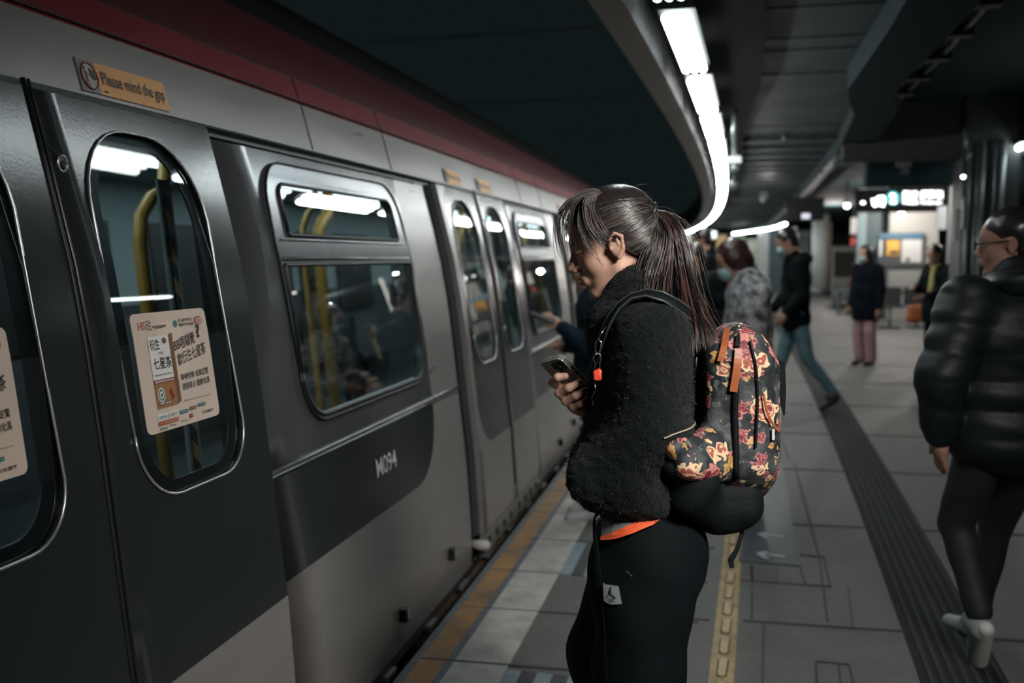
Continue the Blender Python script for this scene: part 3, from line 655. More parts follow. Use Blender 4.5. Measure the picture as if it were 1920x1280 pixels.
cooler(1652, 497, 1682, 577, 29.0, 'smaller white air cooler right of the woman in pink trousers')
m = MB(); PB(m, 1595, 408, 1607, 438, 36, .05, M_wcol); PB(m, 1595, 446, 1605, 462, 36, .05, mat('red_sign', (.4, .05, .03), .5)); m.box((X(1600, 36)-.02, 36.05, 0), (X(1600, 36)+.02, 36.1, 3.1), M_post)
tag(m.build('notice'), 'white and red notice above the air cooler beside the teal column', 'notice')
# black trolley and seats below the kiosk
def seat(px, Y, label):
    x = X(px, Y); t = thing('seat', label, 'seat', (x, Y, 0)); m = MB(); m.box((x-.24, Y-.2, .42), (x+.24, Y+.22, .48), M_post); m.build('seat', t)
    m = MB(); m.box((x-.24, Y+.2, .48), (x+.24, Y+.25, .85), M_post); m.build('backrest', t); m = MB(); m.tube([(x, Y, 0), (x, Y, .42)], .03, M_gpipe, 8); m.box((x-.2, Y-.15, 0), (x+.2, Y+.15, .03), M_post); m.build('leg', t)
seat(1672, 22.3, 'black platform seat nearest the woman in pink trousers'); seat(1722, 22.6, 'black platform seat in front of the kiosk')
# pole, white notices, dark column with pipes on the right
m = MB(); Yp = 17.5; m.tube([(X(1781, Yp), Yp, 0), (X(1781, Yp), Yp, 2.9)], .055, M_wcol, 16); tag(m.build('pole'), 'pale pole behind the woman in the yellow scarf', 'pole')
m = MB(); PB(m, 1757, 386, 1776, 430, 18, .06, mat('pale_notice', (.42, .45, .48), .4)); PB(m, 1765, 300, 1768, 386, 18, .03, M_post); tag(m.build('notice'), 'pale hanging notice left of the pale pole', 'notice')
Yw = 11.5; t = thing('column', 'dark column with vertical pipes behind the man in glasses', 'column', (X(1850, Yw), Yw+.3, 0))
m = MB(); m.box((X(1800, Yw), Yw, 0), (X(1905, Yw), Yw+.7, 3.15), mat('dark_pillar', (.05, .055, .058), .6)); m.build('shaft', t)
for px, r in ((1823, .022), (1833, .035), (1856, .014), (1871, .035), (1808, .03)): m = MB(); m.tube([(X(px, Yw), Yw-.05, .0), (X(px, Yw), Yw-.05, 2.7)], r, M_gpipe, 10); m.build('pipe', t)
m = MB(); PB(m, 1788, 390, 1804, 452, 11.46, .05, mat('white_notice', (.48, .5, .5), .5)); tag(m.build('notice'), 'tall white notice fixed left of the dark column with pipes', 'notice')
m = MB(); PB(m, 1804, 372, 1812, 430, 11.2, .05, M_gpipe); PB(m, 1803, 300, 1815, 330, 11.2, .12, M_post)
m.tube([(X(1806, 11.2), 11.2, Z(300, 11.2, 1806)), (X(1809, 11.2), 11.2, Z(290, 11.2, 1806)), (X(1820, 11.2), 11.4, Z(288, 11.2, 1806))], .012, M_tealp, 6); tag(m.build('camera_bracket'), 'small bracket with a box on the dark column', 'bracket')
# illuminated line sign
Ys = 20.5; t = thing('illuminated_sign', 'black illuminated sign with a teal circle 2 and white Chinese writing', 'sign', (X(1690, Ys), Ys, 2.4))
m = MB(); PB(m, 1603, 352, 1778, 398, Ys, .18, M_black); m.build('casing', t)
F = lambda px, py, d=.012: at_y(px, py, Ys) + Vector((0, -d, 0))
m = MB(); m.poly([F(1674.5+12.5*math.cos(q), 371.5+12.5*math.sin(q)) for q in [math.pi*2*i/28 for i in range(28)]], M_litteal, (0, .008, 0))
text_in(m, '2', lambda u, v: F(u, v, .016), 1669, 381, 1680, 363, M_lit, .03); m.build('line_number', t, 'teal disc with white 2', fixn=False)
m = MB(); text_in(m, '黃埔', lambda u, v: F(u, v), 1691.5, 374, 1720, 358, M_lit, .02); text_in(m, '/', lambda u, v: F(u, v), 1721, 373, 1725, 360, M_lit); text_in(m, '調景嶺', lambda u, v: F(u, v), 1727, 372, 1768, 357, M_lit, .02)
text_in(m, 'Whampoa / Tiu Keng Leng', lambda u, v: F(u, v), 1691.5, 384, 1766, 376, M_lit, .02); m.build('lettering', t, 'white lettering', fixn=False)
m = MB(); m.poly([F(*p) for p in ((1634, 372), (1640, 374), (1646, 368), (1658, 367), (1660, 378), (1657, 388), (1651, 385), (1645, 385), (1640, 388), (1636, 384))], M_lit, (0, .008, 0)); m.poly([F(1618+4*math.cos(q), 380+2.6*math.sin(q)) for q in [math.pi*2*i/12 for i in range(12)]], M_lit, (0, .008, 0)); m.build('pictogram', t)
for px in (1625, 1750): m = MB(); PB(m, px, 326, px+3, 353, Ys+.05, .04, M_post); m.build('hanger', t)
Ym = 20.0; t = thing('display_screen', 'black hanging display box with a small pale blue readout', 'display', (X(1510, Ym), Ym, 2.3))
m = MB(); PB(m, 1474, 370, 1546, 413, Ym, .3, M_black); m.build('casing', t); m = MB(); PB(m, 1503, 400, 1519, 410, Ym-.01, .01, M_litb); m.build('readout', t)
for px in (1485, 1535): m = MB(); PB(m, px, 326, px+2, 371, Ym+.1, .03, M_post); m.build('hanger', t)
# lamps and cameras hanging from the ceiling
def small_lamp(px, py, Y, r, label, e=6):
    p = at_y(px, py, Y); t = thing('ceiling_lamp', label, 'lamp', tuple(p)); m = MB()
    m.add(*ball(p, r), mat('lamp_glow', (1, 1, 1), .5, emit=(1, .98, .95), estr=8), True); m.build('bulb', t); m = MB(); m.tube([p+Vector((0, 0, r*.6)), p+Vector((0, 0, 3.1-p.z))], .02, M_post, 6); m.tube([p+Vector((0, 0, r*.4)), p+Vector((0, 0, r*1.6))], r*.8, M_post, 10); m.build('hanger', t)
def ball(c, r, n=8):
    vs = []; fs = []
    for i in range(n+1):
        for j in range(2*n):
            a, b = math.pi*i/n, math.pi*j/n; vs.append(Vector(c)+Vector((r*math.sin(a)*math.cos(b), r*math.sin(a)*math.sin(b), r*math.cos(a))))
    for i in range(n):
        for j in range(2*n): k = (j+1) % (2*n); fs.append((i*2*n+j, (i+1)*2*n+j, (i+1)*2*n+k, i*2*n+k))
    return vs, fs
small_lamp(1588, 385, 22, .06, 'small bright lamp left of the illuminated sign'); small_lamp(1690, 402, 22.5, .07, 'small bright lamp just below the illuminated sign')
small_lamp(1806, 331, 11, .02, 'tiny lamp on the dark column with pipes')
Yv = 12.4; t = thing('loudspeaker', 'grey loudspeaker hanging under the dark ceiling above the illuminated sign', 'loudspeaker', (X(1698, Yv), Yv, 2.5))
m = MB(); PB(m, 1689, 262, 1709, 300, Yv, .14, mat('speaker_grey', (.12, .16, .18), .4)); m.build('casing', t); m = MB(); PB(m, 1689, 300, 1709, 311, Yv-.01, .15, M_wcol); m.build('band', t)
m = MB(); PB(m, 1691, 311, 1706, 326, Yv+.02, .1, mat('speaker_grey', (.12, .16, .18), .4)); m.build('horn', t); m = MB(); PB(m, 1681, 254, 1686, 312, Yv+.02, .05, M_wcol); m.build('reflection_plate', t); m = MB(); PB(m, 1696, 215, 1699, 263, Yv+.05, .03, M_post); m.build('hanger', t)  # white plate beside the casing stands in for a bright reflection
Yq = 9.3; t = thing('security_camera', 'security camera on a curved pipe beside the row of lights', 'camera', (X(1376, Yq), Yq, 2.3))
q = lambda px, py: at_y(px, py, Yq)
m = MB(); m.tube([q(1343, 178), q(1356, 180), q(1367, 184), q(1374, 192), q(1377, 204), q(1377, 294)], .026, M_gpipe, 10); m.build('pipe', t)
m = MB(); PB(m, 1360, 292, 1390, 306, Yq-.06, .14, M_wcol); m.build('junction_box', t); m = MB(); m.add(*ball(q(1377, 317), .06), M_gpipe, True); m.build('dome', t)
m = MB(); m.tube([q(1375, 325), q(1375, 352)], .02, M_post, 8); m.build('stem', t); m = MB(); m.add(*ball(q(1374, 350), .055), mat('smoked_dome', (.10, .11, .12), .15), True); m.build('lens_dome', t)
m = MB(); Yb = 12.2; PB(m, 1419, 247, 1530, 253, Yb, .08, M_post); PB(m, 1419, 250, 1424, 262, Yb, .06, M_post); PB(m, 1522, 250, 1526, 262, Yb, .06, M_post); m.add(*ball(at_y(1472, 258, Yb), .035), M_gpipe, True)
tag(m.build('ceiling_bracket'), 'dark bar with a sprinkler fixed below the grey ceiling panels', 'bracket')
m = MB(); Yb = 22; PB(m, 1424, 352, 1440, 372, Yb, .15, M_gpipe); m.add(*ball(at_y(1431, 374, Yb), .06), M_wcol, True); PB(m, 1372, 372, 1424, 377, Yb, .06, M_post); tag(m.build('ceiling_camera'), 'small pale camera hanging under the far grey ceiling', 'camera')
# cable trays
m = MB(); y = 3.0
trx = pline([(1.16, 0), (1.11, 6.1), (1.08, 8.0), (1.0, 10.35)])
m.tube([(trx(y), y, 2.94) for y in np.arange(2, 10.4, .6)], .018, M_gpipe, 8); m.tube([(trx(y)-.09, y, 2.95) for y in np.arange(2, 10.4, .6)], .012, M_gpipe, 8)
for y in np.arange(2.2, 10.3, .8): m.box((trx(y)-.13, y, 2.90), (trx(y)+.05, y+.12, 2.98), M_post); m.tube([(trx(y), y, 2.95), (trx(y), y, 3.15)], .008, M_post, 5)
tag(m.build('cable_tray'), 'thin grey pipe run slanting under the dark ceiling at the top right', 'pipe')
m = MB()
for y in np.arange(13.2, 38, 1.05): m.tube([(panR(y)+.03, y, 2.70), (panR(y+.6)+.03, y+.6, 2.70)], .022, mat('pale_conduit', (.40, .40, .39), .4), 8)
m.tube([(panR(y)+.05, y, 2.66) for y in np.arange(12.6, 45, 1)], .03, M_post, 8); tag(m.build('conduit'), 'dashed pale conduit on the dark beam edging the ceiling panels', 'pipe')
# second row of lights far away
row = [at_z(*p, 2.6) for p in ((1474, 419), (1457, 425), (1440, 429), (1425, 431), (1405, 434), (1390, 436), (1374, 438))]
for i in range(6):
    a, b = row[i], row[i+1]; y0, y1 = min(a.y, b.y), max(a.y, b.y); xf = lambda y, a=a, b=b: a.x+(b.x-a.x)*(y-a.y)/(b.y-a.y)
    fixture(y0+.2, (y1-y0)*.86, xf, 2.6, 'far fluorescent fitting in the distant second row of lights', 'distant second row of lights', 1, .1, .05, rod=.32)
fixture(11.2, 1.5, lambda y: 2.35, 2.62, 'fluorescent fitting half hidden beyond the dark cross bulkhead', None, 1, .06, .03, rod=.53)
fixture(8.4, 1.3, lambda y: 2.62, 2.75, 'fluorescent fitting high above the man in glasses', None, 1, .06, .025, rod=.40)
# lit sign and coloured adverts far behind the crowd
m = MB(); PB(m, 1311, 433, 1343, 447, 30, .1, mat('lit_pale_teal', (1, 1, 1), .5, emit=(.55, .75, .75), estr=.9)); PB(m, 1325, 390, 1327, 434, 30.03, .04, M_post); tag(m.build('lightbox'), 'pale teal lit box above the far masked man', 'lightbox')
for (x0, y0, x1, y1, Y, c, lb) in ((1284, 440, 1312, 482, 50, (.30, .33, .30), 'grey green advert panel far left behind the ponytail'), (1343, 440, 1362, 470, 50, (.42, .28, .14), 'orange brown advert panel far behind the short-haired woman'),
                                (1376, 444, 1397, 492, 50, (.14, .24, .10), 'green advert panel far behind the crowd'), (1401, 448, 1420, 494, 50, (.34, .33, .28), 'beige advert panel next to the far white edged column'),
                                (1477, 440, 1492, 490, 50, (.2, .3, .12), 'green advert panel right of the masked man')):
    t = thing('advert_panel', lb, 'advert panel', (X((x0+x1)/2, Y), Y, 1)); m = MB(); PB(m, x0, y0, x1, y1, Y, .1, mat('ad_%d' % x0, c, .5, emit=c, estr=.35, col2=tuple(min(1, q*1.8) for q in c), nscale=1.5)); m.build('poster', t)
    m = MB(); PB(m, x0-1, y0-1, x1+1, y1+1, Y+.1, .06, M_post); m.build('frame', t); m = MB(); m.box((X((x0+x1)/2, Y)-.05, Y+.1, 0), (X((x0+x1)/2, Y)+.05, Y+.16, 1), M_post); m.build('leg', t)
# ================================================================= people: signed distance bodies meshed with openvdb
import openvdb as vdb
f32 = np.float32
def V(*a): return np.array(a, f32)
def smin(a, b, k):
    h = np.clip(.5+.5*(b-a)/k, 0, 1); return b*(1-h)+a*h-k*h*(1-h)
def smax(a, b, k): return -smin(-a, -b, k)
def d_cone(P, a, b, ra, rb):
    a = V(*a); b = V(*b); ab = b-a; pa = P-a; L2 = float(ab@ab)+1e-9; t = np.clip((pa@ab)/L2, 0, 1)
    return np.linalg.norm(pa-t[..., None]*ab, axis=-1)-(ra+(rb-ra)*t)
def d_ell(P, c, r, R=None):
    q = P-V(*c)
    if R is not None: q = q@np.array(R, f32)
    r = V(*r); k0 = np.linalg.norm(q/r, axis=-1); k1 = np.linalg.norm(q/(r*r), axis=-1)+1e-9
    return k0*(k0-1)/k1
def d_box(P, c, h, r, R=None):
    q = P-V(*c)
    if R is not None: q = q@np.array(R, f32)
    q = np.abs(q)-(V(*h)-r); return np.linalg.norm(np.maximum(q, 0), axis=-1)+np.minimum(q.max(-1), 0)-r
def evalp(prims, P, k):
    d = None
    for p in prims:
        op = p[0]; kk = k
        if op[0] in '-^': sub = op[0]; op = op[1:]
        else: sub = ''
        if isinstance(p[-1], dict): kk = p[-1].get('k', k); p = p[:-1]
        if op == 'c': v = d_cone(P, *p[1:])
        elif op == 'e': v = d_ell(P, *p[1:])
        elif op == 'b': v = d_box(P, *p[1:])
        elif op == 'p': v = (P-V(*p[1]))@V(*p[2])       # half space, inside where negative
        if d is None: d = v
        elif sub == '-': d = smax(d, -v, kk)
        elif sub == '^': d = smax(d, v, kk)
        else: d = smin(d, v, kk)
    return d
def bounds(prims):
    lo = np.full(3, 9.); hi = np.full(3, -9.)
    for p in prims:
        op = p[0]
        if op[0] in '-^' or op == 'p': continue
        if op == 'c': pts = [(np.array(p[1]), p[3]), (np.array(p[2]), p[4])]
        elif op == 'e': pts = [(np.array(p[1]), max(p[2]) if len(p) > 3 and not isinstance(p[3], dict) else np.array(p[2]))]
        else: pts = [(np.array(p[1]), float(np.linalg.norm(p[2])) if len(p) > 4 and not isinstance(p[4], dict) else np.array(p[2]))]
        for c, r in pts: lo = np.minimum(lo, c-r); hi = np.maximum(hi, c+r)
    return lo, hi
def sdf_mesh(mb, prims, voxel, mats, k=.03, disp=None, to_world=None, paint=None):
    lo, hi = bounds(prims); lo = lo-3*voxel-.01; hi = hi+3*voxel+.01; n = np.ceil((hi-lo)/voxel).astype(int)+1
    A = np.zeros(n, f32); xs = [lo[i]+voxel*np.arange(n[i]) for i in range(3)]
    yz = np.stack(np.meshgrid(xs[1], xs[2], indexing='ij'), -1).astype(f32)
    for i0 in range(0, n[0], 16):
        i1 = min(n[0], i0+16); P = np.empty((i1-i0, n[1], n[2], 3), f32); P[..., 0] = xs[0][i0:i1, None, None]; P[..., 1:] = yz[None]
        d = evalp(prims, P, k)
        if disp is not None: d = d+disp(P)
        A[i0:i1] = d
    g = vdb.FloatGrid(background=float(3*voxel)); A = np.clip(A, -3*voxel, 3*voxel); g.copyFromArray(A)
    pts, quads = g.convertToQuads(isovalue=0.0)
    L = pts*voxel+lo
    me = bpy.data.meshes.new('t'); me.from_pydata(L.tolist(), [], [tuple(int(v) for v in q) for q in quads]); 
    bm = bmesh.new(); bm.from_mesh(me); bmesh.ops.recalc_face_normals(bm, faces=bm.faces)
    for _ in range(2): bmesh.ops.smooth_vert(bm, verts=bm.verts, factor=.5, use_axis_x=True, use_axis_y=True, use_axis_z=True)
    bm.verts.ensure_lookup_table(); bm.faces.ensure_lookup_table()
    Lv = np.array([v.co[:] for v in bm.verts]); fs = [[v.index for v in f.verts] for f in bm.faces]; bm.free(); bpy.data.meshes.remove(me)
    W = to_world(Lv) if to_world is not None else Lv
    o = len(mb.v); mb.v += [tuple(v) for v in W.tolist()]; ids = [mb.mi(m) for m in mats]
    if paint is None: mm = [ids[0]]*len(fs)
    else:
        c = np.array([Lv[f].mean(0) for f in fs]); pi = paint(c); mm = [ids[int(i)] for i in pi]
    for f, m_ in zip(fs, mm): mb.f.append([i+o for i in f]); mb.m.append(m_); mb.sm.append(True)
    return Lv
def rotm(fwd, up):
    f = np.array(fwd, float); f /= np.linalg.norm(f); u = np.array(up, float); u -= f*(u@f); u /= np.linalg.norm(u); l = np.cross(u, f); return np.stack([f, l, u], 1)  # columns: x fwd, y left, z up
def wrinkle(amp, sc, seed=0, ax=(1, .6, 1)):
    r = np.random.default_rng(seed); K = r.normal(size=(5, 3))*np.array(ax); K = K/np.linalg.norm(K, axis=1)[:, None]; ph = r.uniform(0, 6.28, 5)
    def f(P):
        d = 0
        for i in range(5): d = d+np.sin((P@V(*(K[i]*sc*(1+.35*i))))+ph[i]+1.5*np.sin(P@V(*(K[(i+2) % 5]*sc*.6))+ph[i-1]))/(1+.4*i)
        return (amp*d/3).astype(f32)
    return f
def head_prims(s=1.0, male=False, ears=True, mouth_open=.0):
    j = 1.07 if male else 1.0
    P = [('e', (-.014, 0, .045), (.096, .074, .082)), ('e', (.030, 0, .045), (.056, .062, .060)), ('e', (.033, 0, -.010), (.050, .057, .062)),
         ('e', (.030, 0, -.055), (.048, .047*j, .044)), ('e', (.044, .034, -.022), (.028, .024, .027)), ('e', (.044, -.034, -.022), (.028, .024, .027)),
         ('c', (.0, .047*j, -.050), (.058, .018, -.090), .017, .015), ('c', (.0, -.047*j, -.050), (.058, -.018, -.090), .017, .015), ('e', (.066, 0, -.092), (.017, .020, .016)),
         ('c', (-.020, 0, -.03), (-.048, 0, -.19), .050*j, .056*j, {'k': .03}),
         ('c', (.078, .010, .034), (.070, .042, .034), .010, .008, {'k': .015}), ('c', (.078, -.010, .034), (.070, -.042, .034), .010, .008, {'k': .015}),
         ('-e', (.098, .031, .014), (.018, .017, .013), {'k': .014}), ('-e', (.098, -.031, .014), (.018, .017, .013), {'k': .014}),
         ('e', (.0735, .031, .013), (.0125, .0135, .0115), {'k': .004}), ('e', (.0735, -.031, .013), (.0125, .0135, .0115), {'k': .004}),
         ('c', (.082, 0, .020), (.100, 0, -.016), .0065, .0085, {'k': .012}), ('e', (.1035, 0, -.021), (.0095, .0095, .0085), {'k': .008}),
         ('e', (.094, .0115, -.026), (.0085, .0065, .0065), {'k': .006}), ('e', (.094, -.0115, -.026), (.0085, .0065, .0065), {'k': .006}),
         ('-e', (.0985, .005, -.032), (.004, .003, .003), {'k': .003}), ('-e', (.0985, -.005, -.032), (.004, .003, .003), {'k': .003}),
         ('e', (.078, 0, -.052), (.014, .028, .020), {'k': .012}),
         ('e', (.0885, 0, -.0475), (.0085, .0185, .0052), {'k': .004}), ('e', (.087, 0, -.0600), (.0085, .0155, .0062), {'k': .004}), ('-e', (.099, 0, -.0535), (.014, .017, .0016+mouth_open), {'k': .003}),
         ('-e', (.089, 0, -.073), (.010, .018, .006), {'k': .010})]
    if ears:
        for y in (1, -1):
            P += [('e', (-.012, y*.073, .004), (.0185, .0085, .030), {'k': .004}), ('c', (.000, y*.079, .020), (-.014, y*.083, .033), .0042, .0045, {'k': .003}), ('c', (-.014, y*.083, .033), (-.028, y*.084, .020), .0045, .0045, {'k': .003}),
                  ('c', (-.028, y*.084, .020), (-.024, y*.081, -.006), .0045, .0042, {'k': .003}), ('c', (-.024, y*.081, -.006), (-.010, y*.077, -.024), .0042, .0060, {'k': .004}),
                  ('-e', (-.009, y*.088, .008), (.0085, .0070, .013), {'k': .004}), ('e', (.003, y*.078, .0), (.004, .004, .006), {'k': .003}), ('c', (-.016, y*.081, .018), (-.017, y*.081, .004), .003, .003, {'k': .003})]
    if s != 1.0:
        Q = []
        for p in P:
            q = [p[0]]
            for a in p[1:]: q.append(a if isinstance(a, dict) and 0 else ({'k': a['k']*s} if isinstance(a, dict) else (tuple(x*s for x in a) if isinstance(a, tuple) else a*s)))
            Q.append(tuple(q))
        P = Q
    return P
M_skin = mat('skin', (.58, .345, .26), .5, noise_amt=.10, nscale=18, bump=.06, bscale=700, sss=.12, spec=.4)
M_skinf = mat('skin_far', (.42, .24, .17), .5); M_lip = mat('lips', (.42, .13, .11), .38, sss=.1); M_lash = mat('lashes', (.012, .010, .010), .5)
M_hair = mat('hair_black', (.020, .016, .016), .32, spec=.7, noise_amt=.5, nscale=60, stretch=(.3, .3, 3))
M_hairs = mat('strand_dark', (.022, .018, .018), .30, spec=.9); M_hairg = mat('strand_ash', (.12, .105, .095), .34, spec=.8); M_haira = mat('strand_auburn', (.10, .030, .024), .34, spec=.8)
def paint_face(s=1.0):
    def f(c):
        c = c/s; x, y, z = c[:, 0], np.abs(c[:, 1]), c[:, 2]; out = np.zeros(len(c), int)
        out[(x > .080) & (y < .0185) & (((z+.0475)/.0062)**2+(y/.021)**2 < 1)] = 1
        out[(x > .078) & (y < .017) & (((z+.060)/.0072)**2+(y/.018)**2 < 1)] = 1
        out[(x > .05) & (y > .012) & (y < .046) & (np.abs(z-(.0335+.10*(y-.02)-2.6*(y-.03)**2)) < .0032)] = 2
        out[(x > .06) & (y > .017) & (y < .045) & (np.abs(z-(.0075+.0-7*(y-.031)**2*-1-.0)) < .0016)] = 2
        return out
    return f
# ---------------------------------------------------------------- generic figures standing further off
M_maskm = mat('surgical_mask', (.32, .50, .52), .6); M_shoe = mat('black_shoe', (.03, .03, .03), .5); M_sole = mat('white_sole', (.6, .6, .58), .5)
def figure(label, loc, yaw, J, parts, s=1.0, vox=.012, lean=0, loc_extra=None):
    """J joints in a local frame x forward, y left, z up; parts: list of (name, mat, prims, k, disp, voxel)"""
    t = thing('person', label, 'person', loc); c, sn = math.cos(yaw), math.sin(yaw); R = np.array([[c, -sn, 0], [sn, c, 0], [0, 0, 1]])
    tw = lambda L: (L*s)@R.T+np.array(loc)
    P2 = []
    for q in parts: P2 += [(q[0], q[1], [z], *q[3:]) for z in q[2]] if q[0] == 'sole' else [q]
    parts = P2
    for (name, mt, prims, k, disp, vx) in parts:
        m = MB(); sdf_mesh(m, prims, vx or vox, [mt], k, disp, tw); m.build(name, t, fixn=False)
    return t, tw
def pose(**o):
    J = dict(head=(.02, 0, 1.56), neck=(-.01, 0, 1.42), sl=(-.02, .17, 1.36), sr=(-.02, -.17, 1.36), el=(-.03, .23, 1.08), er=(-.03, -.23, 1.08), wl=(.04, .24, .85), wr=(.04, -.24, .85),
             hl=(0, .09, .90), hr=(0, -.09, .90), kl=(.02, .10, .48), kr=(.02, -.10, .48), al=(-.02, .10, .09), ar=(-.02, -.10, .09))
    J.update(o); return J
def add3(a, b): return tuple(x+y for x, y in zip(a, b))
def hand_prims(w, d, side=1, curl=.3, s=1.0):
    """relaxed hand hanging from wrist w along direction d"""
    d = np.array(d, float); d /= np.linalg.norm(d); f = np.array((1., 0, 0)); f -= d*(f@d); f /= np.linalg.norm(f); n = np.cross(d, f); w = np.array(w, float)
    P = [('c', tuple(w), tuple(w+d*.05*s), .024*s, .026*s), ('e', tuple(w+d*.065*s), (.034*s, .018*s, .036*s))]
    for i, (o, L) in enumerate(((.026, .075), (.009, .085), (-.008, .078), (-.024, .062))):
        a = w+d*.085*s+f*o*s; b = a+(d*(1-curl*.3)+n*curl*.4*side+f*o*1.5)*L*.5*s; e = b+(d*(1-curl)+n*curl*side)*L*.5*s
        P += [('c', tuple(a), tuple(b), .010*s, .009*s, {'k': .006}), ('c', tuple(b), tuple(e), .009*s, .007*s, {'k': .004})]
    a = w+d*.035*s+f*.024*s; b = a+(f*.7+d*.8)*.035*s; e = b+(f*.2+d)*.03*s
    P += [('c', tuple(a), tuple(b), .013*s, .011*s, {'k': .008}), ('c', tuple(b), tuple(e), .011*s, .008*s, {'k': .004})]
    return P
def head_at(J, pitch=0.0, turn=0.0, male=False):
    """head prims moved to J['head'] in figure space (rotation by pitch about the left axis and turn about up)"""
    fw = np.array((math.cos(pitch)*math.cos(turn), math.cos(pitch)*math.sin(turn), -math.sin(pitch))); up = np.array((math.sin(pitch)*math.cos(turn), math.sin(pitch)*math.sin(turn), math.cos(pitch)))
    R = rotm(fw, up); h = np.array(J['head']); out = []
    mv = lambda p: tuple((R@np.array(p))+h)
    for p in head_prims(male=male):
        ex = (p[-1],) if isinstance(p[-1], dict) else ()
        b = p[:-1] if ex else p
        if b[0].endswith('c'): out.append((b[0], mv(b[1]), mv(b[2]), b[3], b[4])+ex)
        else: out.append((b[0], mv(b[1]), b[2], R.tolist())+ex)
    return out, (lambda p: mv(p)), R
def std_person(label, loc, yaw, J, jacket, trousers, hair, s=1.0, male=True, pitch=.2, turn=0, jr=1.0, long_coat=0, mask=True, wide=0, hairlen=0, shoes=None, sole=None, vox=.011, hoodie=None, seedn=1, jdisp=None, extra=None, skin=None, tight=1.0):
    H, mv, R = head_at(J, pitch, turn, male); Rl = R.tolist(); jc = J
    body = H+[('c', add3(jc['neck'], (0, 0, .03)), (0, 0, 1.0), .06, .11, {'k': .04}), ('c', (0, 0, 1.0), (0, 0, .9), .12, .12)]
    for a, b, c in (('sl', 'el', 'wl'), ('sr', 'er', 'wr')):
        body += [('c', jc[a], jc[b], .045, .036), ('c', jc[b], jc[c], .034, .024)]; d = np.array(jc[c])-np.array(jc[b]); body += hand_prims(jc[c], d, 1)
    for a, b, c in (('hl', 'kl', 'al'), ('hr', 'kr', 'ar')): body += [('c', jc[a], jc[b], .075, .05), ('c', jc[b], jc[c], .048, .032)]
    zl = .80-long_coat
    cx = (jc['sl'][0]+jc['sr'][0])/2; hx = (jc['hl'][0]+jc['hr'][0])/2
    jk = [('e', (cx+.01, 0, 1.24), (.125*jr, .19*jr, .19)), ('e', ((cx+hx)/2+.01, 0, 1.04), (.125*jr, .18*jr, .18)), ('e', (hx, 0, zl+.13), (.130*jr, .18*jr, .15)),
          ('c', add3(jc['neck'], (0, 0, -.06)), add3(jc['neck'], (.0, 0, .035)), .10*jr, .074)]
    for a, b, c in (('sl', 'el', 'wl'), ('sr', 'er', 'wr')):
        w = np.array(jc[c])*.93+np.array(jc[b])*.07; jk += [('c', jc[a], jc[b], .078*jr, .062*jr, {'k': .03}), ('c', jc[b], tuple(w), .060*jr, .046*jr, {'k': .02})]
    if long_coat > .07: jk += [('c', (hx, .05, 1.05), (hx, .06, zl+.05), .125*jr, .135*jr), ('c', (hx, -.05, 1.05), (hx, -.06, zl+.05), .125*jr, .135*jr)]
    jk += [('^p', (0, 0, zl), (0, 0, -1), {'k': .01})]
    tr = [('e', (hx, 0, .93), (.12, .165, .12))]
    for a, b, c in (('hl', 'kl', 'al'), ('hr', 'kr', 'ar')): tr += [('c', jc[a], jc[b], .092*tight+wide*.2, .062*tight+wide*.7, {'k': .02}), ('c', jc[b], add3(jc[c], (0, 0, .02-wide*.35)), .060*tight+wide*.7, .045*tight+wide, {'k': .01})]
    sh = []; so = []
    for a, kk in (('al', 'kl'), ('ar', 'kr')):
        p = jc[a]; u = p[2] > .14
        f = (.17, 0, -.075) if not u else ((.08, -.055, -.185) if p[2] > .2 else (.10, 0, -.135))
        sh += [('c', add3(p, (-.02, 0, -.045)), add3(p, f), .042, .032), ('c', add3(p, (-.01, 0, -.02)), add3(p, (.03, 0, -.03)), .04, .04)]
    hr = [('e', mv((-.022, 0, .056)), (.104, .084, .090), Rl), ('e', mv((-.055, 0, .0)), (.062, .074, .070), Rl)]
    if hairlen: hr += [('e', mv((-.02, 0, .02)), (.095, .095, .10), Rl), ('c', mv((-.05, 0, -.02)), add3(mv((-.06, 0, -.02)), (0, 0, -hairlen)), .085, .06)]
    hr += [('-e', mv((.108, 0, -.025)), (.062, .10, .088), Rl, {'k': .010}), ('-e', mv((.06, 0, -.07)), (.065, .11, .055), Rl, {'k': .010})] if not hairlen else [('-e', mv((.075, 0, -.020)), (.06, .062, .072), Rl, {'k': .012})]
    if not hairlen: hr += [('-e', mv((-.004, .085, -.005)), (.03, .03, .035), Rl, {'k': .01}), ('-e', mv((-.004, -.085, -.005)), (.03, .03, .035), Rl, {'k': .01})]
    parts = [('body', skin or M_skinf, body, .02, None, .0075), ('jacket', jacket, jk, .05, jdisp or wrinkle(.008, 28, seedn), None), ('trousers', trousers, tr, .03, wrinkle(.005, 26, seedn+3), None),
             ('shoe', shoes or M_shoe, sh[:2], .02, None, .008), ('shoe', shoes or M_shoe, sh[2:], .02, None, .008), ('hair', hair, hr, .015, wrinkle(.004, 60, seedn+7), .008)]
    if mask: parts.append(('face_mask', M_maskm, [('e', mv((.066, 0, -.045)), (.048, .060, .052), Rl), ('-e', mv((.05, 0, .025)), (.08, .08, .036), Rl, {'k': .01})], .01, None, .006))
    if extra: parts += extra(jc, mv, Rl)
    return figure(label, loc, yaw, J, parts, s, vox)
def ground(px, py): p = at_z(px, py); return (p.x, p.y, 0.0)
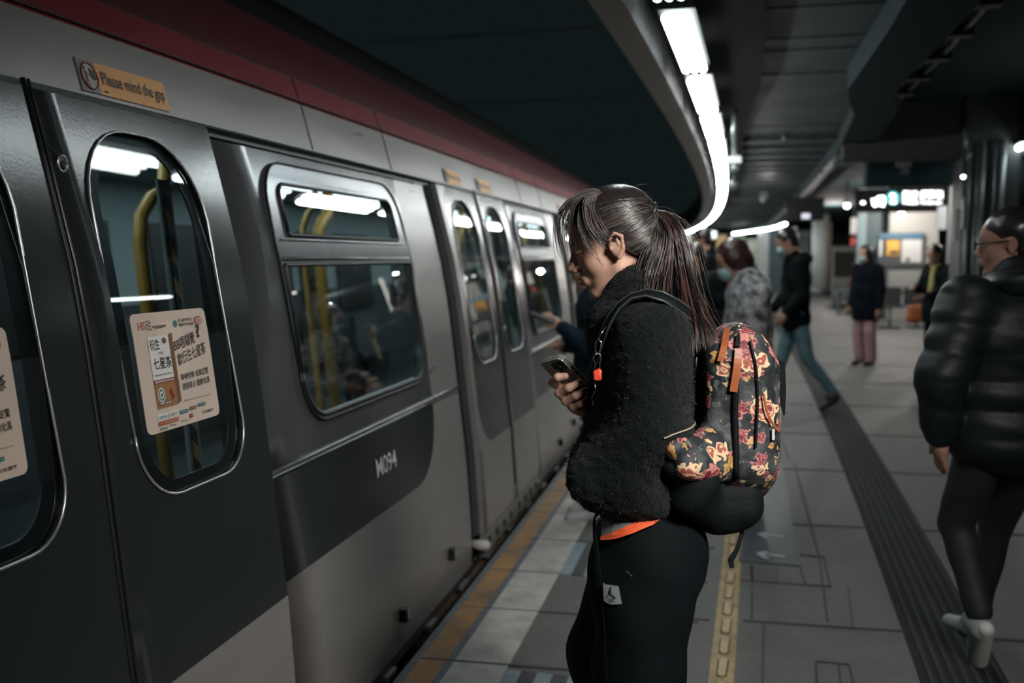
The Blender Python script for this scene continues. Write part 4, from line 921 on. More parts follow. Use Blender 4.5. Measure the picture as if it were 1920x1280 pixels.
# image-left facing yaw: forward = -RT
YL = math.atan2(-RT.y, -RT.x)
M_blackj = mat('black_jacket', (.004, .0065, .008), .8, spec=.08, bump=.2, bscale=40); M_navy = mat('navy_jacket', (.008, .018, .028), .7, spec=.15, bump=.2, bscale=40)
M_jeans = mat('light_blue_jeans', (.13, .24, .29), .7, noise_amt=.35, nscale=9); M_dkt = mat('dark_trousers', (.006, .009, .010), .85, spec=.1)
M_pink = mat('pink_trousers', (.42, .25, .26), .7, noise_amt=.2, nscale=5)
# masked man in black jacket and light jeans, walking
J = pose(al=(-.34, .09, .17), kl=(-.10, .09, .50), ar=(.22, -.09, .09), kr=(.10, -.09, .50), sl=(.0, .18, 1.38), sr=(-.02, -.18, 1.38), el=(-.02, .24, 1.10), wl=(.12, .22, .93), er=(.04, -.24, 1.1), wr=(.18, -.2, .95), head=(.10, 0, 1.575), neck=(.03, 0, 1.43))
g = ground(1488, 768)
def man_extra(jc, mv, Rl): return [('sole', M_sole, [('c', (-.385, .09, .20), (-.255, .09, .035), .022, .020), ('c', (.18, -.09, .012), (.38, -.09, .012), .02, .018)], .01, None, .007),
                                   ('hood', M_blackj, [('e', (-.07, 0, 1.43), (.075, .11, .06)), ('e', (-.02, 0, 1.46), (.07, .09, .03))], .03, None, None)]
std_person('masked man in a black jacket and light blue jeans walking to the left', g, YL-.10, J, M_blackj, M_jeans, M_hair, s=1.03, pitch=.38, long_coat=.06, extra=man_extra, jr=1.08, seedn=5)
# woman in camouflage jacket with short dark red hair
M_camo = mat('grey_camouflage', (.55, .53, .55), .8, col2=(.014, .015, .019), nscale=19)
M_bob = mat('dark_red_brown_hair', (.045, .016, .016), .35, spec=.6)
g = at_depth(1400, 700, 6.2); g = (g.x, g.y, 0)
def camo_extra(jc, mv, Rl):
    return [('scarf', mat('coral_scarf', (.75, .20, .12), .6), [('e', add3(jc['neck'], (.035, .0, -.01)), (.075, .075, .05)), ('e', add3(jc['neck'], (.075, .0, -.07)), (.035, .05, .06))], .02, wrinkle(.006, 60, 2), .008),
            ('hood', M_camo, [('e', add3(jc['neck'], (-.105, 0, -.03)), (.065, .13, .10))], .03, wrinkle(.006, 30, 9), None)]
J = pose(head=(.10, 0, 1.47), neck=(.02, 0, 1.33), sl=(-.01, .18, 1.27), sr=(-.01, -.18, 1.27), el=(.0, .23, 1.0), wl=(.16, .15, .92), er=(.0, -.23, 1.0), wr=(.16, -.15, .92))
WC = std_person('woman with a dark red bob, face mask and grey camouflage jacket looking down', g, YL-.05, J, M_camo, M_dkt, M_bob, s=.995, male=False, pitch=.42, long_coat=.08, jr=1.12, hairlen=.06, extra=camo_extra, seedn=11, jdisp=wrinkle(.012, 20, 4))
# dark coated people in the crowd behind her
J = pose(head=(.06, 0, 1.56))
g = at_depth(1322, 700, 11.0); std_person('masked man with black hair and a dark coat beneath the pale lit box', (g.x, g.y, 0), YL-.2, J, M_blackj, M_dkt, M_hair, s=1.06, pitch=.3, seedn=21)
g = at_depth(1300, 700, 7.6); std_person('dark-coated person mostly hidden behind the long ponytail', (g.x, g.y, 0), YL+1.2, pose(head=(.05, 0, 1.50)), mat('charcoal_coat', (.006, .009, .010), .8, spec=.1), M_dkt, M_hair, s=.97, pitch=.4, hairlen=.02, mask=False, seedn=22)
# woman in navy coat and pink trousers
g = ground(1620, 684)
def hij_extra(jc, mv, Rl): return [('sole', M_sole, [('c', (-.05, .10, .012), (.17, .10, .012), .03, .025), ('c', (-.03, -.10, .012), (.19, -.10, .012), .03, .025)], .01, None, .008)]
std_person('woman with long black hair, navy coat and wide pink trousers standing far off', g, YL+.5, pose(head=(.05, 0, 1.56), wl=(.02, .25, .82)), mat('navy_coat', (.0035, .006, .010), .85, spec=.06), M_pink, M_hair, s=.97, male=False, pitch=.1, long_coat=.16, jr=1.12, wide=.035, hairlen=.16, mask=True, seedn=31, extra=hij_extra)
# woman with yellow scarf and orange bag
g = ground(1752, 702); M_scarf = mat('yellow_scarf', (.42, .40, .14), .7); 
def sc_extra(jc, mv, Rl): return [('scarf', M_scarf, [('e', add3(jc['neck'], (.02, 0, -.01)), (.085, .09, .05)), ('c', add3(jc['neck'], (.10, .03, -.06)), add3(jc['neck'], (.16, .03, -.42)), .04, .035)], .03, wrinkle(.006, 50, 3), .009)]
J = pose(head=(.07, 0, 1.54), er=(.06, -.24, 1.10), wr=(.28, -.10, 1.12), el=(.04, .24, 1.10), wl=(.30, .12, 1.02))
std_person('woman in a black coat and yellow scarf standing by the pale pole', g, YL+.35, J, M_blackj, M_dkt, M_hair, s=.98, male=False, pitch=.25, long_coat=.12, hairlen=.0, mask=False, jr=1.08, seedn=41, extra=sc_extra)
bg = thing('shoulder_bag', 'orange brown shoulder bag carried by the woman in the yellow scarf', 'bag', (g[0]-.25, g[1]-.3, .6)); m = MB()
bc = at_depth(1724, 588, 13.3); bc = np.array(bc); sdf_mesh(m, [('b', (0, 0, 0), (.15, .07, .12), .05), ('e', (-.10, 0, -.06), (.08, .05, .06))], .01, [mat('orange_leather', (.36, .10, .04), .5)], .03, None, lambda L: L+bc); m.build('bag_body', bg, fixn=False)
m = MB(); c0 = Vector(bc); m.tube([c0+Vector((-.1, 0, .1)), c0+Vector((-.02, -.05, .3)), c0+Vector((.10, -.02, .55)), c0+Vector((.14, .02, .30)), c0+Vector((.1, 0, .1))], .01, M_brown2, 6); m.build('strap', bg)
# seated person in red beside the cooler
g = at_depth(1604, 545, 27.0); m = MB(); t = thing('person', 'seated person in a red top half hidden beside the teal column', 'person', (g.x, g.y, 0)); gg = np.array((g.x, g.y, 0))
sdf_mesh(m, [('e', (0, 0, 1.22), (.09, .08, .12)), ('c', (0, 0, 1.12), (0, 0, .55), .05, .12), ('c', (0, .1, .5), (-.42, .1, .5), .07, .06), ('c', (-.42, .1, .5), (-.42, .1, .05), .055, .04)], .015, [M_skinf], .03, None, lambda L: L+gg); m.build('body', t, fixn=False)
m = MB(); sdf_mesh(m, [('e', (0, 0, .85), (.15, .2, .25)), ('c', (-.02, .2, 1.0), (-.15, .2, .75), .07, .05)], .015, [mat('red_top', (.35, .04, .04), .6)], .03, None, lambda L: L+gg); m.build('top', t, fixn=False)
m = MB(); sdf_mesh(m, [('e', (.02, 0, 1.26), (.1, .09, .1))], .015, [M_hair], .03, None, lambda L: L+gg); m.build('hair', t, fixn=False)
m = MB(); sdf_mesh(m, [('c', (0, .1, .52), (-.44, .1, .52), .09, .075), ('c', (-.44, .1, .5), (-.44, .1, .12), .07, .05), ('c', (0, -.1, .52), (-.44, -.1, .52), .09, .075), ('c', (-.44, -.1, .5), (-.44, -.1, .12), .07, .05)], .015, [mat('pale_trousers', (.3, .33, .36), .6)], .03, None, lambda L: L+gg); m.build('trousers', t, fixn=False)
m = MB(); m.box((g.x-.35, g.y-.3, .36), (g.x+.25, g.y+.3, .42), M_post); m.box((g.x-.05, g.y-.05, 0), (g.x+.05, g.y+.05, .36), M_post); tag(m.build('stool'), 'dark low bench under the seated person in red', 'bench')
# person behind the young woman, holding a dark phone
g = at_depth(1120, 700, 5.7); g = (g.x, g.y, 0)
J = pose(head=(.07, 0, 1.50), neck=(.01, 0, 1.37), sl=(-.01, .18, 1.30), sr=(-.01, -.18, 1.30), el=(.04, .25, 1.05), wl=(.225, .12, 1.175), er=(.04, -.22, 1.03), wr=(.20, -.06, 1.05), al=(.0, .1, .09), ar=(-.03, -.1, .09))
PN = std_person('person in a dark navy puffer jacket looking at a phone behind the young woman', g, YL+.0, J, M_navy, M_dkt, M_hair, s=.94, male=True, pitch=.45, jr=1.08, mask=False, seedn=51, shoes=mat('grey_shoe', (.35, .35, .36), .5))
c = at_depth(1017, 597, 5.5); m = MB(); u = (RT*1.0-UP*.42).normalized(); v = (FW*.9+UP*.3); v = (v-u*v.dot(u)).normalized(); n = u.cross(v)
q = lambda a, b, h: c+u*a+v*b+n*h
m.add([q(*p) for p in ((-.07, -.035, 0), (.07, -.035, 0), (.07, .035, 0), (-.07, .035, 0), (-.07, -.035, .009), (.07, -.035, .009), (.07, .035, .009), (-.07, .035, .009))], [(0, 3, 2, 1), (4, 5, 6, 7), (0, 1, 5, 4), (1, 2, 6, 5), (2, 3, 7, 6), (3, 0, 4, 7)], M_black)
tag(m.build('phone'), 'dark phone held by the person in the navy puffer jacket', 'phone')
# passengers inside the train
def passenger(s, off, seated, label, seedn):
    p = IN(s, off, 0); t = thing('person', label, 'person', (p.x, p.y, .02)); o = np.array((p.x, p.y, .02)); z = -.42 if seated else 0
    tw = lambda L: L+o
    m = MB(); b = [('e', (0, 0, 1.58+z), (.085, .09, .115)), ('c', (0, 0, 1.46+z), (0, 0, 1.3+z), .05, .06), ('c', (0, 0, 1.3+z), (0, 0, .95+z), .12, .12)]; sdf_mesh(m, b, .015, [M_skinf], .03, None, tw); m.build('body', t, fixn=False)
    m = MB(); b = [('e', (0, 0, 1.22+z), (.15, .21, .22)), ('e', (0, 0, .98+z), (.16, .2, .18)), ('c', (0, .2, 1.32+z), (.1, .22, 1.0+z), .08, .06), ('c', (0, -.2, 1.32+z), (.1, -.22, 1.0+z), .08, .06)]; sdf_mesh(m, b, .016, [mat('passenger_coat%d' % seedn, (.03+.01*seedn, .035+.01*seedn, .04), .7)], .04, wrinkle(.01, 22, seedn), tw); m.build('coat', t, fixn=False)
    m = MB(); sdf_mesh(m, [('e', (0, .0, 1.62+z), (.10, .10, .10))], .012, [M_hair], .03, None, tw); m.build('hair', t, fixn=False)
    m = MB(); b = [('c', (0, .1, .9+z), (.38 if seated else .0, .1, .5), .09, .07), ('c', (.38 if seated else 0, .1, .5), (.38 if seated else 0, .1, .1), .065, .05), ('c', (0, -.1, .9+z), (.38 if seated else .0, -.1, .5), .09, .07), ('c', (.38 if seated else 0, -.1, .5), (.38 if seated else 0, -.1, .1), .065, .05)]
    sdf_mesh(m, b, .016, [M_dkt], .03, None, tw); m.build('trousers', t, fixn=False)
passenger(3.55, -3.75, True, 'dark passenger seated inside the train, seen low through the large window', 1); passenger(4.5, -3.5, False, 'dark passenger standing inside the train at the right of the large window', 2)
passenger(8.3, -3.7, True, 'passenger seated inside the train behind the window past the second doors', 3)
# ================================================================= the man in glasses on the right, seen from behind
from mathutils.bvhtree import BVHTree
M_puff = mat('black_puffer', (.006, .010, .012), .52, spec=.28, noise_amt=.2, nscale=10, bump=.12, bscale=60)
def puff(P):
    a = np.sin(P[..., 2]*math.pi/.10+.35*np.sin(P[..., 1]*9)); b = wrinkle(.006, 34, 77)(P)
    return (-.010*np.abs(a)**.6+.005+b).astype(f32)
mf = (FW*.97-RT*.18); my = math.atan2(mf.y, mf.x); g = at_depth(1897, 700, 3.5)
J = pose(head=(.05, 0, 1.555), neck=(.0, 0, 1.42), sl=(-.02, .20, 1.35), sr=(-.02, -.2, 1.35), el=(-.07, .325, 1.10), wl=(-.04, .30, .905), al=(.0, .095, .225), kl=(.13, .105, .53), ar=(.30, -.12, .09), kr=(.20, -.11, .50))
M_greyshoe = mat('grey_sneaker', (.26, .28, .29), .6, noise_amt=.2, nscale=20)
def mr_extra(jc, mv, Rl):
    return [('collar', M_puff, [('e', (-.06, 0, 1.43), (.10, .135, .065)), ('e', (.03, 0, 1.42), (.08, .12, .055))], .03, wrinkle(.008, 40, 78), .008),
            ('sole', mat('pale_sole', (.50, .50, .48), .6), [('c', (-.055, .10, .195), (.055, .04, .03), .028, .030), ('c', (.26, -.12, .012), (.48, -.12, .012), .022, .02)], .01, None, .006),
            ('glasses', M_ink, [('c', mv((-.01, .080, .022)), mv((.088, .074, .016)), .003, .003), ('c', mv((.088, .074, .016)), mv((.104, .062, .014)), .0035, .0035), ('c', mv((.104, .062, .026)), mv((.108, .012, .028)), .0028, .0028), ('c', mv((.104, .062, -.006)), mv((.108, .012, -.006)), .002, .002), ('c', mv((.104, .064, -.006)), mv((.104, .064, .026)), .0025, .0025), ('c', mv((.108, .012, -.006)), mv((.108, .012, .026)), .0025, .0025)], .002, None, .0026)]
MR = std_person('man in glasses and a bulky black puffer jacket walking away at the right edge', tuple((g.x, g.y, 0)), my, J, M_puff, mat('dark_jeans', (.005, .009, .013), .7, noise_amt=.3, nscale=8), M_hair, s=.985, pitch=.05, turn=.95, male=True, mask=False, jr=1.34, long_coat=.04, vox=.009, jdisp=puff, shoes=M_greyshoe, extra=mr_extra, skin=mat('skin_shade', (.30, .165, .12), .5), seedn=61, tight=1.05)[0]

# ================================================================= the young woman in front
D0 = 2.2; TP = math.tan(PITCH)
def G(px, py, w=0.0):
    w2 = w+(py-640)/FPX*D0*TP*.9; d = D0+w2; return ((px-960)/FPX*d, w2, -(py-640)/FPX*d)
Cn, Rn, Un, Fn = (np.array(v) for v in (CAM, RT, UP, FW))
def cw(L):
    L = np.atleast_2d(L); return Cn+L[:, :1]*Rn+(D0+L[:, 1:2])*Fn+L[:, 2:3]*Un
def Wp(px, py, w=0.0): return Vector(cw(np.array(G(px, py, w)))[0])
gb = Wp(1190, 1740); GIRL = thing('person', 'young woman with a ponytail and dark fleece jacket looking at her phone', 'person', (gb.x, gb.y, 0))
# head pose
_y, _p, _r = math.radians(6), math.radians(17), math.radians(-7)
_f = np.array((-math.cos(_y)*math.cos(_p), math.sin(_y)*math.cos(_p), -math.sin(_p))); _u = np.array((-math.cos(_y)*math.sin(_p), math.sin(_y)*math.sin(_p), math.cos(_p)))
HR = rotm(_f, _u); _l = HR[:, 1].copy(); HR = np.stack([HR[:, 0], HR[:, 1]*math.cos(_r)+HR[:, 2]*math.sin(_r), HR[:, 2]*math.cos(_r)-_l*math.sin(_r)], 1)
HS = .945; HO = np.array((.2188, 0.0, .2074))
hw = lambda L: cw((np.atleast_2d(L))@HR.T+HO)           # head-local (already scaled) -> world
toH = lambda q: (np.array(q)-HO)@HR                      # camera-metric -> head local
# ---- body: head and neck at high resolution, hand at high resolution, covered limbs coarser; one mesh
B = MB(); hp = head_prims(HS)
hp = [p for p in hp]
sdf_mesh(B, hp, .0021, [M_skin, M_lip, M_lash], .014, None, hw, paint_face(HS))
# hand holding the phone
def cc(a, b, ra, rb, **k): return ('c', G(*a), G(*b), ra, rb)+((k,) if k else ())
hand = [('e', G(1082, 752, .045), (.028, .020, .026)), cc((1095, 757, .05), (1150, 762, .08), .026, .028, k=.02), ('e', G(1066, 738, .03), (.024, .022, .026)),
        cc((1044, 722, .035), (1037, 717, .005), .0098, .0098, k=.008), cc((1037, 717, .005), (1046, 707, -.022), .0098, .0092, k=.005), cc((1046, 707, -.022), (1060, 705, -.024), .0090, .0078, k=.004),
        cc((1058, 742, .03), (1049, 737, -.004), .0100, .0105, k=.008), cc((1049, 737, -.004), (1066, 727, -.026), .0102, .0095, k=.005), cc((1066, 727, -.026), (1087, 716, -.018), .0092, .0078, k=.004),
        cc((1068, 752, .03), (1061, 752, -.002), .0098, .0100, k=.008), cc((1061, 752, -.002), (1079, 742, -.022), .0098, .0090, k=.005), cc((1079, 742, -.022), (1099, 731, -.012), .0088, .0075, k=.004),
        cc((1082, 760, .03), (1075, 763, .002), .0088, .0090, k=.008), cc((1075, 763, .002), (1088, 757, -.014), .0088, .0080, k=.005), cc((1088, 757, -.014), (1103, 747, -.006), .0078, .0066, k=.004),
        cc((1075, 742, .055), (1060, 715, .075), .0125, .0110, k=.01), cc((1060, 715, .075), (1062, 692, .060), .0105, .0085, k=.005)]
sdf_mesh(B, hand, .0019, [M_skin], .012, None, cw)
nail = []
limbs = [('c', G(1192, 560), G(1200, 640), .05, .10), ('e', G(1200, 720), (.09, .15, .16)), ('e', G(1195, 900), (.09, .13, .16)), ('e', G(1210, 1020), (.10, .13, .11)),
         ('c', G(1222, 625, -.13), G(1228, 805, -.145), .045, .036), ('c', G(1228, 805, -.145), G(1130, 885, -.10), .036, .028), ('e', G(1115, 890, -.09), (.035, .02, .03)),
         ('c', G(1195, 625, .15), G(1175, 800, .20), .045, .036), ('c', G(1175, 800, .20), G(1140, 760, .08), .036, .026),
         ('c', G(1225, 1050, -.085), G(1195, 1330, -.09), .075, .05), ('c', G(1195, 1330, -.09), G(1235, 1690, -.08), .05, .032), ('c', G(1195, 1060, .085), G(1140, 1320, .10), .075, .05), ('c', G(1140, 1320, .10), G(1175, 1690, .09), .05, .032)]
sdf_mesh(B, limbs, .011, [M_skin], .04, None, cw)
B.build('body', GIRL, fixn=False)
# ---- clothes
M_fleece = mat('dark_fleece', (.0045, .0080, .0100), .85, noise_amt=.5, nscale=130, bump=.9, bscale=330, sheen=.06, spec=.15)
M_tip = mat('fleece_tips', (.026, .048, .058), .8, noise_amt=.5, nscale=200)
def fleece(P):
    a = wrinkle(.010, 24, 3)(P); b = wrinkle(.0028, 170, 4, (1, 1, 1))(P); c = wrinkle(.0022, 330, 8, (1, 1, 1))(P); return a+b+c
coat = [('e', G(1196, 540, .0), (.050, .078, .040), {'k': .02}), ('e', G(1205, 670, .01), (.108, .185, .145)), ('e', G(1198, 790, .01), (.115, .19, .15)), ('e', G(1168, 880, .01), (.128, .19, .105)), ('e', G(1190, 925, .0), (.105, .17, .055)),
        ('c', G(1222, 625, -.135), G(1232, 800, -.150), .080, .066, {'k': .035}), ('c', G(1232, 815, -.150), G(1118, 888, -.10), .068, .062, {'k': .03}),
        ('c', G(1195, 625, .15), G(1175, 800, .20), .078, .064), ('c', G(1175, 800, .20), G(1128, 757, .07), .060, .042, {'k': .02}),
        ('c', G(1190, 640, .0), G(1180, 572, .0), .105, .083, {'k': .03}), ('e', G(1208, 548, .0), (.045, .072, .045), {'k': .02}), ('e', G(1138, 605, -.03), (.040, .06, .045), {'k': .02}),
        ('^p', G(1160, 962), (-.10, 0, -1.0), {'k': .02}), ('-e', tuple(HO+HR@np.array((.035, 0, -.06))), (.060, .052, .066), {'k': .012})]
Cm = MB(); sdf_mesh(Cm, coat, .0046, [M_fleece], .05, fleece, cw)
cverts = np.array(Cm.v); nv0 = len(cverts); nf0 = len(Cm.f); fa = np.array(Cm.f[:nf0])
fn_ = np.cross(cverts[fa[:, 1]]-cverts[fa[:, 0]], cverts[fa[:, 3]]-cverts[fa[:, 0]]); ln = np.linalg.norm(fn_, axis=1)+1e-12; fn_ = fn_/ln[:, None]; fc = cverts[fa].mean(1)
sgn = np.sign(((fc-fc.mean(0))*fn_).sum(1).mean()); fn_ = fn_*sgn
pick = np.where((fn_@Fn) < .45)[0]; pick = rng.choice(pick, 9000)
for i in pick:
    n_ = fn_[i]; r_ = rng.normal(size=3)*.75; d_ = n_+r_-np.array((0, 0, .35)); d_ /= np.linalg.norm(d_); s_ = np.cross(d_, rng.normal(size=3)); s_ /= np.linalg.norm(s_)
    c_ = fc[i]-n_*.001; L_ = rng.uniform(.004, .010); k_ = rng.normal(size=3)*.0025
    Cm.add([c_-s_*.0006, c_+s_*.0006, c_+d_*L_*.6+k_*.5+s_*.0005, c_+d_*L_+k_], [(0, 1, 2, 3)], M_tip if rng.random() < .45 else M_fleece)
CO = Cm.build('fleece_jacket', GIRL, fixn=False)
M_trk = mat('black_track_pants', (.0032, .0058, .0072), .8, spec=.10, noise_amt=.2, nscale=12, bump=.1, bscale=25)
trs = [('e', G(1215, 1000, .0), (.118, .165, .10)), ('e', G(1218, 1040, .0), (.118, .165, .10)), ('c', G(1212, 1060, -.075), G(1200, 1250, -.08), .112, .098, {'k': .03}), ('c', G(1200, 1250, -.08), G(1230, 1640, -.07), .098, .062, {'k': .03}),
       ('c', G(1190, 1075, .08), G(1150, 1225, .085), .105, .100, {'k': .03}), ('c', G(1150, 1225, .085), G(1180, 1640, .09), .100, .062, {'k': .03}), ('e', G(1275, 1080, -.04), (.045, .09, .035), {'k': .02}), ('e', G(1150, 1080, -.06), (.05, .07, .09), {'k': .04})]
Tm = MB(); sdf_mesh(Tm, trs, .006, [M_trk], .04, wrinkle(.008, 22, 12), cw); TR = Tm.build('track_pants', GIRL, fixn=False)
for (px, w) in ((1215, -.07), (1165, .09)):
    Sh = MB(); q = toW = Wp(px, 1700, w); bx, by = q.x, q.y; ff = np.array((-RT.x, -RT.y)); 
    L0 = [('c', (.0, 0, .055), (.15, 0, .035), .045, .035), ('c', (-.03, 0, .04), (.17, 0, .022), .034, .026), ('c', (0, 0, .06), (.01, 0, .12), .045, .05)]
    sdf_mesh(Sh, L0, .007, [M_greyshoe], .02, None, lambda L, bx=bx, by=by: np.stack([bx+L[:, 0]*ff[0]-L[:, 1]*ff[1], by+L[:, 0]*ff[1]+L[:, 1]*ff[0], L[:, 2]], 1))
    Sh.build('sneaker', GIRL, fixn=False)
def bvh_of(*objs):
    vs = []; fs = []
    for o in objs:
        off = Vector((0, 0, 0)); p = o
        while p is not None: off += p.location; p = p.parent
        k = len(vs); vs += [v.co+off for v in o.data.vertices]; fs += [[i+k for i in pl.vertices] for pl in o.data.polygons]
    return BVHTree.FromPolygons(vs, fs)
def on(bvh, px, py, off=.002):
    d = ray(px, py).normalized(); h = bvh.ray_cast(CAM, d)
    if h[0] is None: return Wp(px, py, -.12), -d
    n = h[1]; n = n if n.dot(d) < 0 else -n
    return h[0]+n*off-d*off*.5, n
def surf_ribbon(mb, bvh, pts, width, thick, m, off=.003, sub=4, smooth=False):
    P = []; N = []
    for i in range(len(pts)-1):
        for j in range(sub):
            t = j/sub; P.append((pts[i][0]*(1-t)+pts[i+1][0]*t, pts[i][1]*(1-t)+pts[i+1][1]*t))
    P.append(pts[-1]); R_ = [on(bvh, a, b, off) for a, b in P]; Q = [r[0] for r in R_]; N = [r[1] for r in R_]
    for _ in range(2):
        N = [(N[max(i-1, 0)]+N[i]*2+N[min(i+1, len(N)-1)]).normalized() for i in range(len(N))]
        Q = [Q[0]]+[(Q[i-1]+Q[i]*2+Q[i+1])/4 for i in range(1, len(Q)-1)]+[Q[-1]]
    Q = [q+n*off*.5 for q, n in zip(Q, N)]
    mb.ribbon(Q, width, thick, N, m, smooth); return Q
bt_ = bvh_of(TR); bc_ = bvh_of(CO)
# shirt hem showing under the jacket: grey cloth with an orange lining
def patch(mb, bvh, pts, m, off, nsub=5):
    """fan-filled patch laid on a surface"""
    c = (sum(p[0] for p in pts)/len(pts), sum(p[1] for p in pts)/len(pts)); rings = []
    for r in range(nsub+1):
        t = r/nsub; rings.append([on(bvh, c[0]+(p[0]-c[0])*t, c[1]+(p[1]-c[1])*t, off)[0] for p in pts])
    n = len(pts); vs = [q for rg in rings for q in rg]; fs = []
    for r in range(nsub):
        for i in range(n): fs.append((r*n+i, r*n+(i+1) % n, (r+1)*n+(i+1) % n, (r+1)*n+i))
    mb.add(vs, fs, m)
def dense(pts, k=6): return [(pts[i][0]*(1-j/k)+pts[(i+1) % len(pts)][0]*j/k, pts[i][1]*(1-j/k)+pts[(i+1) % len(pts)][1]*j/k) for i in range(len(pts)) for j in range(k)]
M_gcloth = mat('grey_shirt_cloth', (.17, .19, .20), .8, noise_amt=.4, nscale=60); M_orc = mat('orange_lining', (.75, .105, .035), .6)
m = MB(); patch(m, bt_, dense([(1134, 940), (1250, 930), (1243, 960), (1195, 985), (1134, 1010)]), M_gcloth, .010); m.build('shirt_hem', GIRL, 'grey shirt hem')
m = MB(); patch(m, bt_, dense([(1134, 1009), (1195, 984), (1232, 963), (1254, 958), (1247, 972), (1225, 988), (1190, 1003), (1160, 1012), (1134, 1015)], 3), M_orc, .012, 3); m.build('hem_lining', GIRL, 'bright orange hem lining')
m = MB(); surf_ribbon(m, bt_, [(1127, 955), (1128, 985), (1128, 1012), (1131, 1050), (1134, 1095)], .010, .003, M_trk, .012); m.build('drawstring', GIRL)
tg = MB(); patch(tg, bt_, dense([(1134, 1091), (1139, 1095), (1162, 1098), (1168, 1131), (1150, 1132), (1141, 1129), (1135, 1124)], 3), mat('tag_grey', (.20, .22, .23), .6), .006, 3)
tgo = tg.build('brand_tag', GIRL, 'pale grey cloth tag'); btag = bvh_of(tgo, TR); m = MB()
def inkline(mb, bvh, pts, wd, mm, off=.0015):
    P = [on(bvh, a, b, off) for a, b in pts]; mb.ribbon([p[0] for p in P], wd, .0006, [p[1] for p in P], mm)
for pts, wd in (([(1145.9, 1099), (1145.9, 1100.5)], .0022), ([(1145.7, 1100), (1145.3, 1106), (1145.0, 1112.5)], .0015), ([(1145.2, 1104), (1145, 1113)], .0032), ([(1144, 1105), (1142.6, 1111)], .0012), ([(1145, 1112.5), (1142, 1115), (1139.3, 1117.5)], .0020), ([(1145.3, 1112.5), (1150, 1116.5), (1154.8, 1121)], .0020)): inkline(m, btag, pts, wd, M_ink)
for pts in (([(1142, 1120), (1146, 1122.5), (1144, 1126)]), ([(1145, 1124), (1148, 1121), (1148.5, 1125)]), ([(1148, 1124), (1151, 1120.5)]), ([(1150, 1124), (1153, 1121)]), ([(1145, 1126), (1153, 1126)])): inkline(m, btag, pts, .0006, M_ink)
m.build('tag_print', tgo)
m = MB()
for (a, b) in (((1176.5, 1069.5), (1178, 1071.5)), ((1181, 1076.5), (1183.3, 1075)), ((1184, 1079), (1186.5, 1076.8)), ((1179, 1073.5), (1180.3, 1072.3))): inkline(m, bt_, [a, b], .0012, M_stgrey, .004)
m.build('pocket_stitching', GIRL)
m = MB(); surf_ribbon(m, bt_, [(1133, 1135), (1137, 1200), (1140, 1275)], .003, .002, M_trk, .003); m.build('side_seam', GIRL)
# ---- hair
cap = [('e', (-.018, 0, .052), (.108, .086, .090)), ('e', (-.050, 0, .0), (.068, .072, .072)), ('^p', (.012, 0, .022), (.070, 0, -.078), {'k': .012})]
cap[2] = ('^p', (.012, 0, .022), (.668, 0, -.744), {'k': .010})
cap = [tuple(tuple(x*HS for x in a) if isinstance(a, tuple) and i > 0 and not (p[0] == '^p' and i == 2) else a for i, a in enumerate(p)) for p in cap]
Hm = MB()
def groove(P):
    t = toH(G(1213, 398)); q = P-V(*t); ang = np.arctan2(q[..., 1], q[..., 2]*.6-q[..., 0]*.8); ang2 = np.arctan2(q[..., 1], -q[..., 2]); return (.0004*np.sin(ang*46)+.0003*np.sin(ang2*83+1)).astype(f32)
sdf_mesh(Hm, cap, .0023, [M_hairs], .012, groove, hw)
tie = np.array(toH(G(1210, 399))); hc = np.array((-.018, 0, .045))*HS
def strand(pts, rad, mt):
    N = len(pts); rr = [rad*(.5 if i == 0 else (1 if i < N-3 else (N-i)/3.5)) for i in range(N)]; Hm.tube(pts, rr, mt, 3, True, False)
def mt_pick(pa=.2, pg=.35):
    r = rng.random(); return M_haira if r < pa else (M_hairg if r < pa+pg else M_hairs)
er = np.array((.108, .086, .090))*HS
er2 = np.array((.068, .072, .072))*HS; ec2 = np.array((-.050, 0, .0))*HS-hc
def erad(d):
    r1 = 1/np.linalg.norm(d/er); a = (d/er2)@(d/er2); b = -2*((d/er2)@(ec2/er2)); c = (ec2/er2)@(ec2/er2)-1; q = b*b-4*a*c
    return max(r1, (-b+math.sqrt(q))/(2*a)+.001 if q > 0 else 0)
nS = 0
while nS < 2300:
    d = rng.normal(size=3); d /= np.linalg.norm(d)
    if d[1] < -.25: continue
    p = hc+d*erad(d)
    side = (p[0]-.012*HS)*.668-(p[2]-.022*HS)*.744
    if side > -.001: continue
    if rng.random() > math.exp(side/.07): continue      # denser near the hairline
    td = tie-hc; tl = np.linalg.norm(td); td /= tl; nS += 1
    lift = rng.uniform(.985, 1.045); pts = []; ph = rng.uniform(0, 6.28); am = rng.uniform(0, .0012); wv = rng.normal()*.018
    for i in range(15):
        t = i/14; q = d*(1-t)+td*t; q /= np.linalg.norm(q); q[1] += wv*math.sin(t*math.pi); q /= np.linalg.norm(q); R0 = erad(q); R1 = tl
        r = R0*(1-t**5)+R1*t**5; r *= (1+(lift-1)*math.sin(min(1, t*1.6)*math.pi/2)*(1-t**6)) if t > 0 else 1
        pts.append(hc+q*r+am*math.sin(t*9+ph)*np.array((.3, 1, .5)))
    ww = hw(np.array(pts)); strand([Vector(x) for x in ww], rng.uniform(.0005, .0011), mt_pick(.08+.14*(d[2] > .6), .34))
